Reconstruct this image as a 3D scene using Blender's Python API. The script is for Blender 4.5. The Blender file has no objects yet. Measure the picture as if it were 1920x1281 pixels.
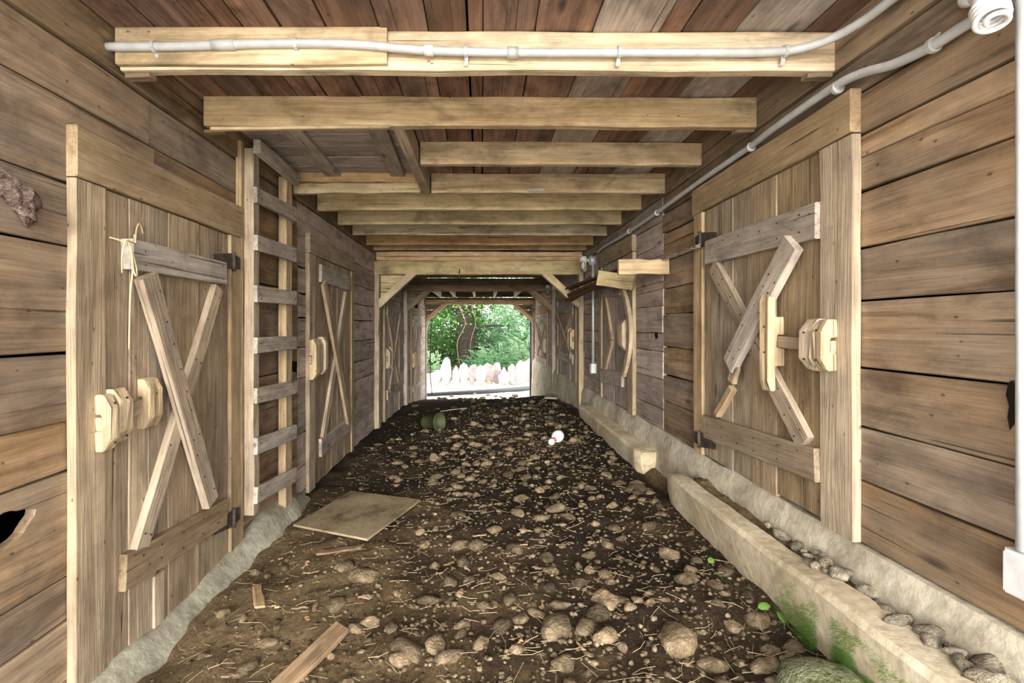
import bpy, bmesh, math, random
from mathutils import Vector, Matrix, noise
random.seed(7)
SC = bpy.context.scene
COL = SC.collection
EYE = 1.42                 # height of the eye above the floor's left edge
F = 924.0                  # focal length in pixels of the 1920 x 1281 frame
VX, VY = 902.0, 613.0      # vanishing point of the passage
WL, WR = 1.49, 1.44        # distance from the eye to the left and right plank walls
PI = math.pi

# ------------------------------------------------------------ camera, sky, exposure
cam_d = bpy.data.cameras.new('camera'); cam = bpy.data.objects.new('camera', cam_d); COL.objects.link(cam)
cam.location = (0, 0, EYE); cam.rotation_euler = (PI / 2, 0, 0)
cam_d.sensor_width = 36; cam_d.lens = F / 1920 * 36
cam_d.shift_x = (960 - VX) / 1920; cam_d.shift_y = -(640.5 - VY) / 1920
cam_d.clip_start = .02; cam_d.clip_end = 300
SC.camera = cam
world = bpy.data.worlds.new('sky'); SC.world = world; world.use_nodes = True
bg = world.node_tree.nodes['Background']
bg.inputs[0].default_value = (1.0, .985, .955, 1); bg.inputs[1].default_value = 1.0
sun_d = bpy.data.lights.new('hazy_sun', 'SUN'); sun = bpy.data.objects.new('hazy_sun', sun_d); COL.objects.link(sun)
sun_d.energy = 1.35; sun_d.angle = math.radians(34); sun_d.color = (1.0, .95, .86)
sun.rotation_euler = Vector((.02, 1.0, -.115)).to_track_quat('-Z', 'Y').to_euler()     # low haze-veiled sun behind the camera
SC.view_settings.view_transform = 'Standard'; SC.view_settings.look = 'None'
SC.view_settings.exposure = 3.08; SC.view_settings.gamma = 1
SC.cycles.use_denoising = True
SC.cycles.max_bounces = 14; SC.cycles.diffuse_bounces = 9

# ------------------------------------------------------------ helpers
WM = {}                                    # world matrix of each object
def V(x, y, z): return Vector((x, y, z + EYE))
def link(name, me, mat, parent=None, M=None, smooth=False):
    o = bpy.data.objects.new(name, me); COL.objects.link(o)
    if mat and me is not None and len(me.materials) == 0: me.materials.append(mat)
    M = M if M is not None else Matrix()
    if parent is not None:
        o.parent = parent; o.matrix_parent_inverse = WM[parent.name].inverted()
    o.matrix_basis = M; WM[o.name] = M.copy()
    if smooth and me is not None: me.polygons.foreach_set('use_smooth', [True] * len(me.polygons))
    return o
def tag(o, label=None, cat=None, group=None, kind=None):
    if label: o['label'] = label
    if cat: o['category'] = cat
    if group: o['group'] = group
    if kind: o['kind'] = kind
    return o
def thing(name, loc, label, cat, group=None, kind=None):
    o = link(name, None, None, None, Matrix.Translation(loc))
    o.empty_display_size = .05
    return tag(o, label, cat, group, kind)
def mesh(name, vs, fs):
    me = bpy.data.meshes.new(name); me.from_pydata([tuple(v) for v in vs], [], fs); me.update(); return me
def frame_matrix(p0, p1, nrm):
    ax = p1 - p0; L = ax.length; ax.normalize()
    nz = nrm - ax * nrm.dot(ax); nz.normalize(); wy = nz.cross(ax); c = (p0 + p1) / 2
    return L, Matrix(((ax.x, wy.x, nz.x, c.x), (ax.y, wy.y, nz.y, c.y), (ax.z, wy.z, nz.z, c.z), (0, 0, 0, 1)))
def board(name, p0, p1, wid, thk, nrm, mat, parent=None, jit=.003, n=None, ch=.004, bow=0, skew=0):
    """a sawn board: grain from p0 to p1 (local x), width local y, thickness local z, uneven sawn edges"""
    L, M = frame_matrix(p0, p1, nrm)
    n = n or max(2, min(7, int(L / .3)))
    vs, fs = [], []
    r = lambda k=1: random.uniform(-jit, jit) * k
    for i in range(n + 1):
        t = i / n; x = -L / 2 + L * t
        b = bow * (1 - (2 * t - 1) ** 2)
        y0, y1 = -wid / 2 + r() + b, wid / 2 + r() + b
        z0, z1 = -thk / 2, thk / 2 + r(.5)
        sk = skew if i in (0, n) else 0
        for (y, z) in ((y0, z0 + ch), (y0 + ch, z0), (y1 - ch, z0), (y1, z0 + ch), (y1, z1 - ch), (y1 - ch, z1), (y0 + ch, z1), (y0, z1 - ch)):
            vs.append((x + sk * y, y, z))
    for i in range(n):
        for k in range(8):
            a = i * 8 + k; b2 = i * 8 + (k + 1) % 8
            fs.append((a, a + 8, b2 + 8, b2)[::-1])
    fs.append(tuple(range(8))[::-1]); fs.append(tuple(range(n * 8, n * 8 + 8)))
    me = mesh(name, vs, fs)
    return link(name, me, mat, parent, M)
def prism(name, pts, p0, p1, u, v, mat, parent=None, jit=0.0, bev=.004, n=2):
    """closed outline pts (a, b) in the plane u, v swept from p0 to p1"""
    ax = p1 - p0; L = ax.length; ax.normalize(); c = (p0 + p1) / 2
    M = Matrix(((v.x, u.x, ax.x, c.x), (v.y, u.y, ax.y, c.y), (v.z, u.z, ax.z, c.z), (0, 0, 0, 1)))
    bm = bmesh.new(); rings = []
    for i in range(n + 1):
        rings.append([bm.verts.new((b + random.uniform(-jit, jit), a + random.uniform(-jit, jit), -L / 2 + L * i / n)) for a, b in pts])
    m = len(pts)
    for i in range(n):
        for k in range(m): bm.faces.new((rings[i][k], rings[i][(k + 1) % m], rings[i + 1][(k + 1) % m], rings[i + 1][k]))
    bm.faces.new(rings[0]); bm.faces.new(rings[-1])
    bmesh.ops.recalc_face_normals(bm, faces=bm.faces)
    if bev: bmesh.ops.bevel(bm, geom=[e for e in bm.edges if e.calc_face_angle(0) > .6], offset=bev, segments=1, affect='EDGES', clamp_overlap=True)
    me = bpy.data.meshes.new(name); bm.to_mesh(me); bm.free()
    return link(name, me, mat, parent, M)
def smooth_path(pts, k=6):
    out = []; P = [pts[0]] + list(pts) + [pts[-1]]
    for i in range(1, len(P) - 2):
        for j in range(k):
            t = j / k; a, b, c, d = P[i - 1], P[i], P[i + 1], P[i + 2]
            out.append(.5 * ((2 * b) + (c - a) * t + (2 * a - 5 * b + 4 * c - d) * t * t + (3 * b - a - 3 * c + d) * t ** 3))
    out.append(pts[-1]); return out
def tube_geo(pts, r, seg=8, vs=None, fs=None):
    vs = [] if vs is None else vs; fs = [] if fs is None else fs
    base = len(vs); n = len(pts); up = Vector((0, 0, 1)); N = None
    for i, p in enumerate(pts):
        t = (pts[min(i + 1, n - 1)] - pts[max(i - 1, 0)]).normalized()
        if N is None: N = t.cross(up if abs(t.z) < .9 else Vector((1, 0, 0))).normalized()
        N = (N - t * N.dot(t)).normalized(); B = t.cross(N)
        rr = r(i / (n - 1)) if callable(r) else r
        for k in range(seg):
            a = 2 * PI * k / seg; vs.append(p + (N * math.cos(a) + B * math.sin(a)) * rr)
    for i in range(n - 1):
        for k in range(seg):
            a = base + i * seg + k; b = base + i * seg + (k + 1) % seg
            fs.append((a, b, b + seg, a + seg))
    fs.append(tuple(base + k for k in range(seg))[::-1]); fs.append(tuple(base + (n - 1) * seg + k for k in range(seg)))
    return vs, fs
def tube(name, pts, r, mat, parent=None, seg=8):
    o = pts[0]; vs, fs = tube_geo([p - o for p in pts], r, seg)
    return link(name, mesh(name, vs, fs), mat, parent, Matrix.Translation(o), True)
def lathe(name, prof, base, axis, mat, parent=None, seg=20, flat=False, caps=True):
    """profile (radius, height) turned about axis"""
    axis = axis.normalized(); M = axis.to_track_quat('Z', 'Y').to_matrix().to_4x4(); M.translation = base
    vs, fs = [], []
    for (r, h) in prof:
        for k in range(seg):
            a = 2 * PI * k / seg; vs.append((r * math.cos(a), r * math.sin(a), h))
    for i in range(len(prof) - 1):
        for k in range(seg):
            a = i * seg + k; b = i * seg + (k + 1) % seg; fs.append((a, b, b + seg, a + seg))
    if caps: fs.append(tuple(range(seg))[::-1]); fs.append(tuple(range((len(prof) - 1) * seg, len(prof) * seg)))
    return link(name, mesh(name, vs, fs), mat, parent, M, not flat)
def loft(name, rings, mat, parent=None, closed=True, smooth=True, kind=None):
    vs, fs = [], []; m = len(rings[0])
    for r in rings: vs += r
    for i in range(len(rings) - 1):
        for k in range(m if closed else m - 1):
            a = i * m + k; b = i * m + (k + 1) % m; fs.append((a, b, b + m, a + m))
    if closed: fs.append(tuple(range(m))[::-1]); fs.append(tuple(range((len(rings) - 1) * m, len(rings) * m)))
    me = mesh(name, vs, fs); bm = bmesh.new(); bm.from_mesh(me); bmesh.ops.recalc_face_normals(bm, faces=bm.faces); bm.to_mesh(me); bm.free()
    o = link(name, me, mat, parent, None, smooth)
    if smooth: me.set_sharp_from_angle(angle=math.radians(40))
    return o

# ------------------------------------------------------------ materials
def new_mat(name):
    m = bpy.data.materials.new(name); m.use_nodes = True; nt = m.node_tree; nt.nodes.clear()
    out = nt.nodes.new('ShaderNodeOutputMaterial'); p = nt.nodes.new('ShaderNodeBsdfPrincipled')
    nt.links.new(p.outputs[0], out.inputs[0]); return m, nt, p
def nd(nt, typ, ins=None, **attr):
    n = nt.nodes.new(typ)
    for k, v in attr.items(): setattr(n, k, v)
    for k, v in (ins or {}).items():
        if isinstance(v, bpy.types.NodeSocket): nt.links.new(v, n.inputs[k])
        else: n.inputs[k].default_value = v
    return n
def rgba(c): return (c[0], c[1], c[2], 1)
def ramp(nt, fac, stops, interp='LINEAR'):
    n = nd(nt, 'ShaderNodeValToRGB', {0: fac}); cr = n.color_ramp; cr.interpolation = interp
    while len(cr.elements) < len(stops): cr.elements.new(.5)
    for e, (p, c) in zip(cr.elements, stops):
        e.position = p; e.color = rgba(c) if isinstance(c, tuple) else (c, c, c, 1)
    return n.outputs[0]
def mixc(nt, fac, a, b, blend='MIX'):
    n = nd(nt, 'ShaderNodeMix', data_type='RGBA', blend_type=blend)
    for i, v in ((0, fac), (6, a), (7, b)):
        if isinstance(v, bpy.types.NodeSocket): nt.links.new(v, n.inputs[i])
        else: n.inputs[i].default_value = rgba(v) if isinstance(v, tuple) else v
    return n.outputs[2]
def scaled(nt, vec, s): return nd(nt, 'ShaderNodeVectorMath', {0: vec, 1: s}, operation='MULTIPLY').outputs[0]
def wood(name, dark, mid, light, alt=None, altmix=.6, vary=.22, stain=.45, knots=True, bump=.5, rough=.85):
    m, nt, p = new_mat(name)
    tc = nd(nt, 'ShaderNodeTexCoord'); oi = nd(nt, 'ShaderNodeObjectInfo')
    rnd = oi.outputs['Random']
    off = nd(nt, 'ShaderNodeVectorMath', {0: rnd, 1: (37.1, 17.7, 71.3)}, operation='MULTIPLY').outputs[0]
    A = nd(nt, 'ShaderNodeVectorMath', {0: tc.outputs['Object'], 1: off}, operation='ADD').outputs[0]
    g = nd(nt, 'ShaderNodeTexNoise', {'Vector': scaled(nt, A, (1.0, 17, 17)), 'Scale': 1, 'Detail': 6, 'Roughness': .62, 'Distortion': .9}).outputs[0]
    f = nd(nt, 'ShaderNodeTexNoise', {'Vector': scaled(nt, A, (4, 150, 150)), 'Scale': 1, 'Detail': 3}).outputs[0]
    s = nd(nt, 'ShaderNodeTexNoise', {'Vector': scaled(nt, A, (1.1, 3.5, 3.5)), 'Scale': 1, 'Detail': 5, 'Roughness': .6}).outputs[0]
    s2 = nd(nt, 'ShaderNodeTexNoise', {'Vector': scaled(nt, A, (2.3, 4.2, 5.1)), 'Scale': 1.3, 'Detail': 6, 'Roughness': .65, 'Distortion': .5}).outputs[0]
    c = ramp(nt, g, [(.28, dark), (.47, mid), (.70, light)])
    if alt: c = mixc(nt, nd(nt, 'ShaderNodeMath', {0: ramp(nt, s, [(.38, 0.0), (.62, 1.0)]), 1: altmix}, operation='MULTIPLY').outputs[0], c, alt)
    c = mixc(nt, 1.0, c, ramp(nt, s2, [(.30, 1 - stain), (.5, 1.0)]), 'MULTIPLY')
    c = mixc(nt, 1.0, c, ramp(nt, f, [(.25, .74), (.55, 1.06)]), 'MULTIPLY')
    if knots:
        vo = nd(nt, 'ShaderNodeTexVoronoi', {'Vector': scaled(nt, A, (1.7, 6, 6)), 'Scale': 1.0}).outputs['Distance']
        c = mixc(nt, 1.0, c, ramp(nt, vo, [(.04, .35), (.10, .8), (.13, 1.0)]), 'MULTIPLY')
    cr = nd(nt, 'ShaderNodeTexNoise', {'Vector': scaled(nt, A, (.8, 46, 46)), 'Scale': 1, 'Detail': 3, 'Roughness': .5, 'Distortion': .35}).outputs[0]
    crack = ramp(nt, cr, [(.285, .35), (.325, 1.0)])
    c = mixc(nt, 1.0, c, crack, 'MULTIPLY')
    sp = nd(nt, 'ShaderNodeTexVoronoi', {'Vector': scaled(nt, A, (9, 15, 15)), 'Scale': 1.0}).outputs['Distance']
    c = mixc(nt, 1.0, c, ramp(nt, sp, [(.05, .42), (.09, 1.0)]), 'MULTIPLY')
    sc = nd(nt, 'ShaderNodeTexNoise', {'Vector': scaled(nt, A, (5, 11, 11)), 'Scale': 1, 'Detail': 7, 'Roughness': .7}).outputs[0]
    c = mixc(nt, 1.0, c, ramp(nt, sc, [(.34, .80), (.5, 1.0), (.68, 1.22)]), 'MULTIPLY')
    val = nd(nt, 'ShaderNodeMapRange', {0: rnd, 3: 1 - vary, 4: 1 + vary}).outputs[0]
    r2 = nd(nt, 'ShaderNodeMath', {0: nd(nt, 'ShaderNodeMath', {0: rnd, 1: 7.31}, operation='MULTIPLY').outputs[0]}, operation='FRACT').outputs[0]
    sat = nd(nt, 'ShaderNodeMapRange', {0: r2, 3: .8, 4: 1.12}).outputs[0]
    hs = nd(nt, 'ShaderNodeHueSaturation', {'Saturation': sat, 'Value': val, 'Color': c})
    nt.links.new(hs.outputs[0], p.inputs['Base Color']); p.inputs['Roughness'].default_value = rough
    p.inputs['Specular IOR Level'].default_value = .2
    h = nd(nt, 'ShaderNodeMath', {0: nd(nt, 'ShaderNodeMath', {0: f, 1: .35}, operation='MULTIPLY').outputs[0], 1: nd(nt, 'ShaderNodeMath', {0: g, 1: crack}, operation='ADD').outputs[0]}, operation='ADD').outputs[0]
    b = nd(nt, 'ShaderNodeBump', {'Strength': bump, 'Distance': .012, 'Height': h}); nt.links.new(b.outputs[0], p.inputs['Normal'])
    return m
def rough_mat(name, stops, scale=6, bump=.6, bscale=30, dist=.02, rough=.95, coord='Object', vary=0, spec=.2):
    m, nt, p = new_mat(name); tc = nd(nt, 'ShaderNodeTexCoord'); oi = nd(nt, 'ShaderNodeObjectInfo')
    off = nd(nt, 'ShaderNodeVectorMath', {0: oi.outputs['Random'], 1: (31.0, 57.0, 13.0)}, operation='MULTIPLY').outputs[0]
    A = nd(nt, 'ShaderNodeVectorMath', {0: tc.outputs[coord], 1: off}, operation='ADD').outputs[0]
    n1 = nd(nt, 'ShaderNodeTexNoise', {'Vector': A, 'Scale': scale, 'Detail': 8, 'Roughness': .65}).outputs[0]
    n2 = nd(nt, 'ShaderNodeTexNoise', {'Vector': A, 'Scale': bscale, 'Detail': 6, 'Roughness': .6}).outputs[0]
    c = ramp(nt, n1, stops); c = mixc(nt, 1.0, c, ramp(nt, n2, [(.3, .75), (.6, 1.1)]), 'MULTIPLY')
    if vary:
        val = nd(nt, 'ShaderNodeMapRange', {0: oi.outputs['Random'], 3: 1 - vary, 4: 1 + vary}).outputs[0]
        c = nd(nt, 'ShaderNodeHueSaturation', {'Value': val, 'Color': c}).outputs[0]
    nt.links.new(c, p.inputs['Base Color']); p.inputs['Roughness'].default_value = rough; p.inputs['Specular IOR Level'].default_value = spec
    b = nd(nt, 'ShaderNodeBump', {'Strength': bump, 'Distance': dist, 'Height': n2}); nt.links.new(b.outputs[0], p.inputs['Normal'])
    return m
def plain(name, col, rough=.5, metal=0, spec=.4):
    m, nt, p = new_mat(name); tc = nd(nt, 'ShaderNodeTexCoord')
    n1 = nd(nt, 'ShaderNodeTexNoise', {'Vector': tc.outputs['Object'], 'Scale': 22, 'Detail': 4}).outputs[0]
    c = mixc(nt, 1.0, col, ramp(nt, n1, [(.3, .86), (.65, 1.05)]), 'MULTIPLY')
    nt.links.new(c, p.inputs['Base Color']); p.inputs['Roughness'].default_value = rough; p.inputs['Metallic'].default_value = metal
    p.inputs['Specular IOR Level'].default_value = spec; return m

M_wall = wood('weathered_plank', (.13, .078, .042), (.285, .185, .105), (.42, .295, .18), (.235, .19, .145), .68)
M_wallfar = wood('grey_plank', (.22, .175, .15), (.41, .335, .285), (.55, .465, .40), (.47, .375, .36), .6)
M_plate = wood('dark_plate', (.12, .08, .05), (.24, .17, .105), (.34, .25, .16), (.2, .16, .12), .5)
M_joist = wood('pale_joist', (.33, .235, .135), (.60, .475, .31), (.78, .665, .49), (.45, .34, .215), .75, vary=.08, stain=.5)
M_joistg = wood('old_joist', (.34, .26, .14), (.58, .475, .285), (.72, .61, .40), (.43, .34, .195), .7, vary=.12, stain=.5)
M_orange = wood('orange_joist', (.40, .25, .115), (.60, .41, .205), (.70, .51, .29), (.42, .28, .14), .6, vary=.1)
M_deck = wood('red_deck', (.10, .055, .037), (.225, .13, .092), (.35, .22, .16), (.17, .12, .10), .7, vary=.25, stain=.6)
M_deckg = wood('grey_deck', (.28, .23, .21), (.46, .40, .36), (.60, .53, .49), (.28, .22, .20), .7, vary=.12, stain=.5)
M_door = wood('door_board', (.165, .118, .07), (.31, .235, .148), (.42, .33, .22), (.285, .215, .15), .5, vary=.16, stain=.35)
M_jamb = wood('door_frame', (.22, .155, .09), (.385, .285, .178), (.50, .39, .26), (.36, .285, .195), .5, vary=.12, stain=.3)
M_brace = wood('door_brace', (.23, .165, .10), (.39, .295, .195), (.51, .40, .28), (.37, .305, .235), .5, vary=.12, stain=.3)
M_grey = wood('grey_weathered', (.24, .20, .17), (.40, .35, .30), (.55, .50, .43), (.34, .28, .24), .6, vary=.10, stain=.4)
M_latch = wood('cut_latch', (.33, .235, .14), (.48, .37, .24), (.60, .48, .33), (.42, .34, .23), .4, vary=.06, stain=.2, knots=False)
M_dark = plain('void_shade', (.02, .016, .012), 1.0, 0, 0)  # near-black colour stands in for unlit space behind boards and in holes
M_iron = rough_mat('iron', [(.35, (.035, .03, .028)), (.6, (.09, .07, .06))], 18, .3, 60, .004, .7)
M_rust = rough_mat('rust', [(.3, (.05, .025, .018)), (.6, (.13, .065, .045))], 25, .4, 60, .004, .85)
M_nail = plain('nail', (.03, .022, .018), .7)
M_conc = rough_mat('concrete', [(.3, (.30, .26, .19)), (.5, (.50, .45, .35)), (.7, (.62, .57, .47))], 3.5, .55, 20, .012)
M_concl = rough_mat('grey_concrete', [(.3, (.22, .20, .15)), (.55, (.40, .38, .30)), (.75, (.50, .48, .40))], 5, .6, 18, .014)
M_curb = rough_mat('curb_concrete', [(.28, (.30, .25, .16)), (.48, (.50, .42, .29)), (.7, (.62, .56, .44))], 2.6, .5, 24, .010)
M_pvc = plain('grey_pvc', (.50, .52, .54), .4)
M_white = plain('white_plastic', (.68, .68, .69), .35)
M_zinc = plain('zinc_strap', (.55, .58, .58), .4, .3)
M_twine = plain('twine', (.62, .48, .29), .9)
M_bucket = plain('green_plastic', (.05, .06, .024), .6)
M_red = plain('red_band', (.5, .09, .05), .5)
M_pipe = plain('black_pipe', (.045, .048, .055), .45)
M_ply = rough_mat('plywood', [(.36, (.09, .065, .038)), (.48, (.24, .19, .115)), (.66, (.34, .28, .18))], 2.6, .35, 50, .006)
M_rockpale = rough_mat('pale_slab', [(.3, (.22, .18, .18)), (.55, (.37, .32, .32)), (.8, (.46, .41, .41))], 3, .6, 14, .04, vary=.12)
M_chunk = rough_mat('rotten_wood', [(.36, (.12, .075, .06)), (.5, (.38, .27, .23)), (.66, (.62, .49, .43))], 2.2, 1.0, 5, .25)
M_moss = rough_mat('moss_rock', [(.34, (.13, .14, .06)), (.5, (.30, .34, .17)), (.66, (.46, .45, .33))], 3, 1.0, 9, .2)
M_stone = rough_mat('field_stone', [(.30, (.065, .047, .028)), (.45, (.15, .11, .066)), (.58, (.25, .19, .12)), (.75, (.40, .33, .23))], 1.2, .6, 5, .12, vary=.5)
M_straw = plain('straw', (.30, .23, .14), .9)
M_chip = wood('wood_chip', (.20, .13, .07), (.30, .20, .115), (.40, .28, .17), vary=.3, knots=False)
def leaf_mat(name, c1, c2):
    m, nt, p = new_mat(name); g = nd(nt, 'ShaderNodeNewGeometry')
    c = ramp(nt, g.outputs['Random Per Island'], [(0.0, c1), (1.0, c2)])
    out = [n for n in nt.nodes if n.type == 'OUTPUT_MATERIAL'][0]
    nt.links.new(c, p.inputs['Base Color']); p.inputs['Roughness'].default_value = .55
    t = nd(nt, 'ShaderNodeBsdfTranslucent', {0: c}); mx = nd(nt, 'ShaderNodeMixShader', {0: .35, 1: p.outputs[0], 2: t.outputs[0]})
    nt.links.new(mx.outputs[0], out.inputs[0]); return m
M_leaf = [leaf_mat('leaf_fresh', (.06, .16, .03), (.16, .34, .08)), leaf_mat('leaf_blue', (.08, .20, .09), (.20, .38, .20)), leaf_mat('leaf_deep', (.03, .09, .02), (.09, .20, .05)), leaf_mat('leaf_pale', (.16, .28, .14), (.30, .44, .27))]
M_grass = leaf_mat('grass_blade', (.10, .24, .03), (.22, .42, .08))
M_yellow = leaf_mat('dry_leaf', (.35, .30, .10), (.5, .45, .2))
M_bark = rough_mat('bark', [(.3, (.010, .008, .006)), (.6, (.026, .020, .015))], 8, 1.0, 25, .04)
def dirt_mat():
    m, nt, p = new_mat('dirt'); tc = nd(nt, 'ShaderNodeTexCoord'); A = tc.outputs['Object']
    n1 = nd(nt, 'ShaderNodeTexNoise', {'Vector': A, 'Scale': 1.1, 'Detail': 7, 'Roughness': .6, 'Distortion': .4}).outputs[0]
    n2 = nd(nt, 'ShaderNodeTexNoise', {'Vector': A, 'Scale': 38, 'Detail': 8, 'Roughness': .7}).outputs[0]
    n3 = nd(nt, 'ShaderNodeTexNoise', {'Vector': A, 'Scale': 140, 'Detail': 5, 'Roughness': .7}).outputs[0]
    # dry litter lies toward the near left, damp dark soil along the middle of the passage
    sx = nd(nt, 'ShaderNodeSeparateXYZ', {0: A})
    dry = nd(nt, 'ShaderNodeMapRange', {0: nd(nt, 'ShaderNodeMath', {0: nd(nt, 'ShaderNodeMath', {0: sx.outputs[1], 1: .75}, operation='MULTIPLY').outputs[0], 1: sx.outputs[0]}, operation='ADD').outputs[0], 1: .4, 2: 3.2, 3: .34, 4: -.10}).outputs[0]
    edge = nd(nt, 'ShaderNodeMapRange', {0: sx.outputs[0], 1: 1.26, 2: 1.31, 3: 0.0, 4: .30}).outputs[0]
    k = nd(nt, 'ShaderNodeMath', {0: nd(nt, 'ShaderNodeMath', {0: n1, 1: edge}, operation='ADD').outputs[0], 1: dry}, operation='ADD').outputs[0]
    c = ramp(nt, k, [(.36, (.022, .015, .0095)), (.52, (.052, .035, .021)), (.68, (.16, .11, .058)), (.85, (.25, .18, .10))])
    c = mixc(nt, 1.0, c, ramp(nt, n2, [(.28, .45), (.5, 1.0), (.72, 1.7)]), 'MULTIPLY')
    c = mixc(nt, 1.0, c, ramp(nt, n3, [(.3, .6), (.55, 1.05), (.75, 1.6)]), 'MULTIPLY')
    nt.links.new(c, p.inputs['Base Color']); p.inputs['Roughness'].default_value = .95; p.inputs['Specular IOR Level'].default_value = .15
    h = nd(nt, 'ShaderNodeMath', {0: nd(nt, 'ShaderNodeMath', {0: n3, 1: .3}, operation='MULTIPLY').outputs[0], 1: n2}, operation='ADD').outputs[0]
    b = nd(nt, 'ShaderNodeBump', {'Strength': 1.0, 'Distance': .03, 'Height': h}); nt.links.new(b.outputs[0], p.inputs['Normal'])
    return m
M_dirt = dirt_mat()
M_yard = rough_mat('pale_gravel', [(.3, (.50, .46, .39)), (.55, (.68, .63, .55)), (.8, (.78, .74, .67))], 3, .6, 40, .02)
def glass_mat():
    m, nt, p = new_mat('jar_glass'); p.inputs['Base Color'].default_value = (.9, .95, .93, 1); p.inputs['Roughness'].default_value = .05
    p.inputs['Transmission Weight'].default_value = .95; p.inputs['IOR'].default_value = 1.2; return m
M_glass = glass_mat()

# ------------------------------------------------------------ the two sides of the passage
class Side:
    def __init__(s, sgn, W): s.s, s.W, s.n = sgn, W, Vector((-sgn, 0, 0))
    def p(s, y, z, w=0): return V(s.s * (s.W - w), y, z)
    def px(s, x, yy, w=.03):               # photo pixel on the plane w proud of the wall -> (depth, height)
        d = (s.W - w) * F / abs(x - VX); return d, (VY - yy) * d / F
LS, RS = Side(-1, WL), Side(1, WR)
def wb(S, name, a, b, wid, w0, thk, mat, parent, **k):
    """board lying on the wall: a, b = (depth, height) of the ends of its centre line"""
    return board(name, S.p(a[0], a[1], w0 + thk / 2), S.p(b[0], b[1], w0 + thk / 2), wid, thk, S.n, mat, parent, **k)

def smooth01(t): t = max(0, min(1, t)); return t * t * (3 - 2 * t)
def base_z(x, y):
    t = max(0, min(1, (x + 1.49) / 2.75)); cross = .26 * t
    if y > 7: cross = cross * (1 - smooth01((y - 7) / 6)) + .09 * smooth01((y - 7) / 6)
    z = -1.42 + cross
    if y > 7: z -= .052 * (min(y, 9.7) - 7)
    if y > 9.7: z -= .135 * (min(y, 13.5) - 9.7)
    if x > 1.26 and y < 6.7: z += ((-.955 if y < 3.15 else -1.12) - z) * smooth01((x - 1.26) / .1) * smooth01((6.7 - y) / .4)
    return z
def floor_z(x, y):
    z = base_z(x, y)
    z += .030 * noise.noise(Vector((x * 2.1, y * 2.1, 3))) + .022 * noise.noise(Vector((x * 6, y * 6, 9))) + .011 * noise.noise(Vector((x * 17, y * 17, 1)))
    return z

# floor
xs = [-1.95 + i * .03 for i in range(131)]; ys = [-.3 + j * .03 for j in range(190)] + [5.4 + j * .07 for j in range(117)]
vs = [V(x, y, floor_z(x, y) if abs(x) < 1.6 else floor_z(math.copysign(1.6, x), y)) for y in ys for x in xs]
nx = len(xs); fs = [(j * nx + i, j * nx + i + 1, (j + 1) * nx + i + 1, (j + 1) * nx + i) for j in range(len(ys) - 1) for i in range(nx - 1)]
floor = tag(link('floor', mesh('floor', vs, fs), M_dirt, None, None, True), 'dark stony dirt floor of the barn passage', 'floor', kind='structure')
y_end = ys[-1]
def ground(name, x0, x1, y0, y1, zf, mat, label, step=.5):
    nx, ny = int((x1 - x0) / step) + 1, int((y1 - y0) / step) + 1
    vs = [V(x0 + (x1 - x0) * i / nx, y0 + (y1 - y0) * j / ny, zf(x0 + (x1 - x0) * i / nx, y0 + (y1 - y0) * j / ny)) for j in range(ny + 1) for i in range(nx + 1)]
    fs = [(j * (nx + 1) + i, j * (nx + 1) + i + 1, (j + 1) * (nx + 1) + i + 1, (j + 1) * (nx + 1) + i) for j in range(ny) for i in range(nx)]
    return tag(link(name, mesh(name, vs, fs), mat, None, None, True), label, 'ground', kind='structure')
gz = lambda x, y: -1.93 - .06 * smooth01((y - 13) / 3) + .04 * noise.noise(Vector((x * .8, y * .8, 0))) + max(0, y - 19) * .05
ground('ground', -16, 16, y_end - .1, 45, gz, M_yard, 'bright pale gravel ground outside beyond the far opening')
ground('ground_bounce', -25, 25, -40, -.25, lambda x, y: -1.40 + .02 * noise.noise(Vector((x, y, 5))), M_yard, 'unseen pale gravel ground added in front of the barn to bounce light in', 1.0)  # unseen ground behind the camera, kept pale to bounce light onto the ceiling

# ------------------------------------------------------------ walls
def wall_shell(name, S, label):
    """near-black sheet added behind the planks to block the sky and darken gaps, ends closed"""
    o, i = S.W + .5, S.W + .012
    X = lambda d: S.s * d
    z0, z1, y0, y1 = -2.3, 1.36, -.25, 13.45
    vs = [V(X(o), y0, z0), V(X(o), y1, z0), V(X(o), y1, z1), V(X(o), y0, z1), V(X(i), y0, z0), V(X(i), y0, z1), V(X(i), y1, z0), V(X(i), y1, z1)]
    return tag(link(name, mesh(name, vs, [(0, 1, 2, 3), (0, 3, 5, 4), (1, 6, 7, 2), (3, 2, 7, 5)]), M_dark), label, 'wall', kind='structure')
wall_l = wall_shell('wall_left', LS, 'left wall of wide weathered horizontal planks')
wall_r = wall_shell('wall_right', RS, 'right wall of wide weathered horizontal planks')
DOORSPAN = {-1: [(1.80, 2.96), (4.20, 5.28), (7.5, 8.86), (10.40, 11.80)], 1: [(1.90, 3.27), (4.60, 5.75), (7.40, 9.14), (10.60, 12.54)]}
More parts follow.
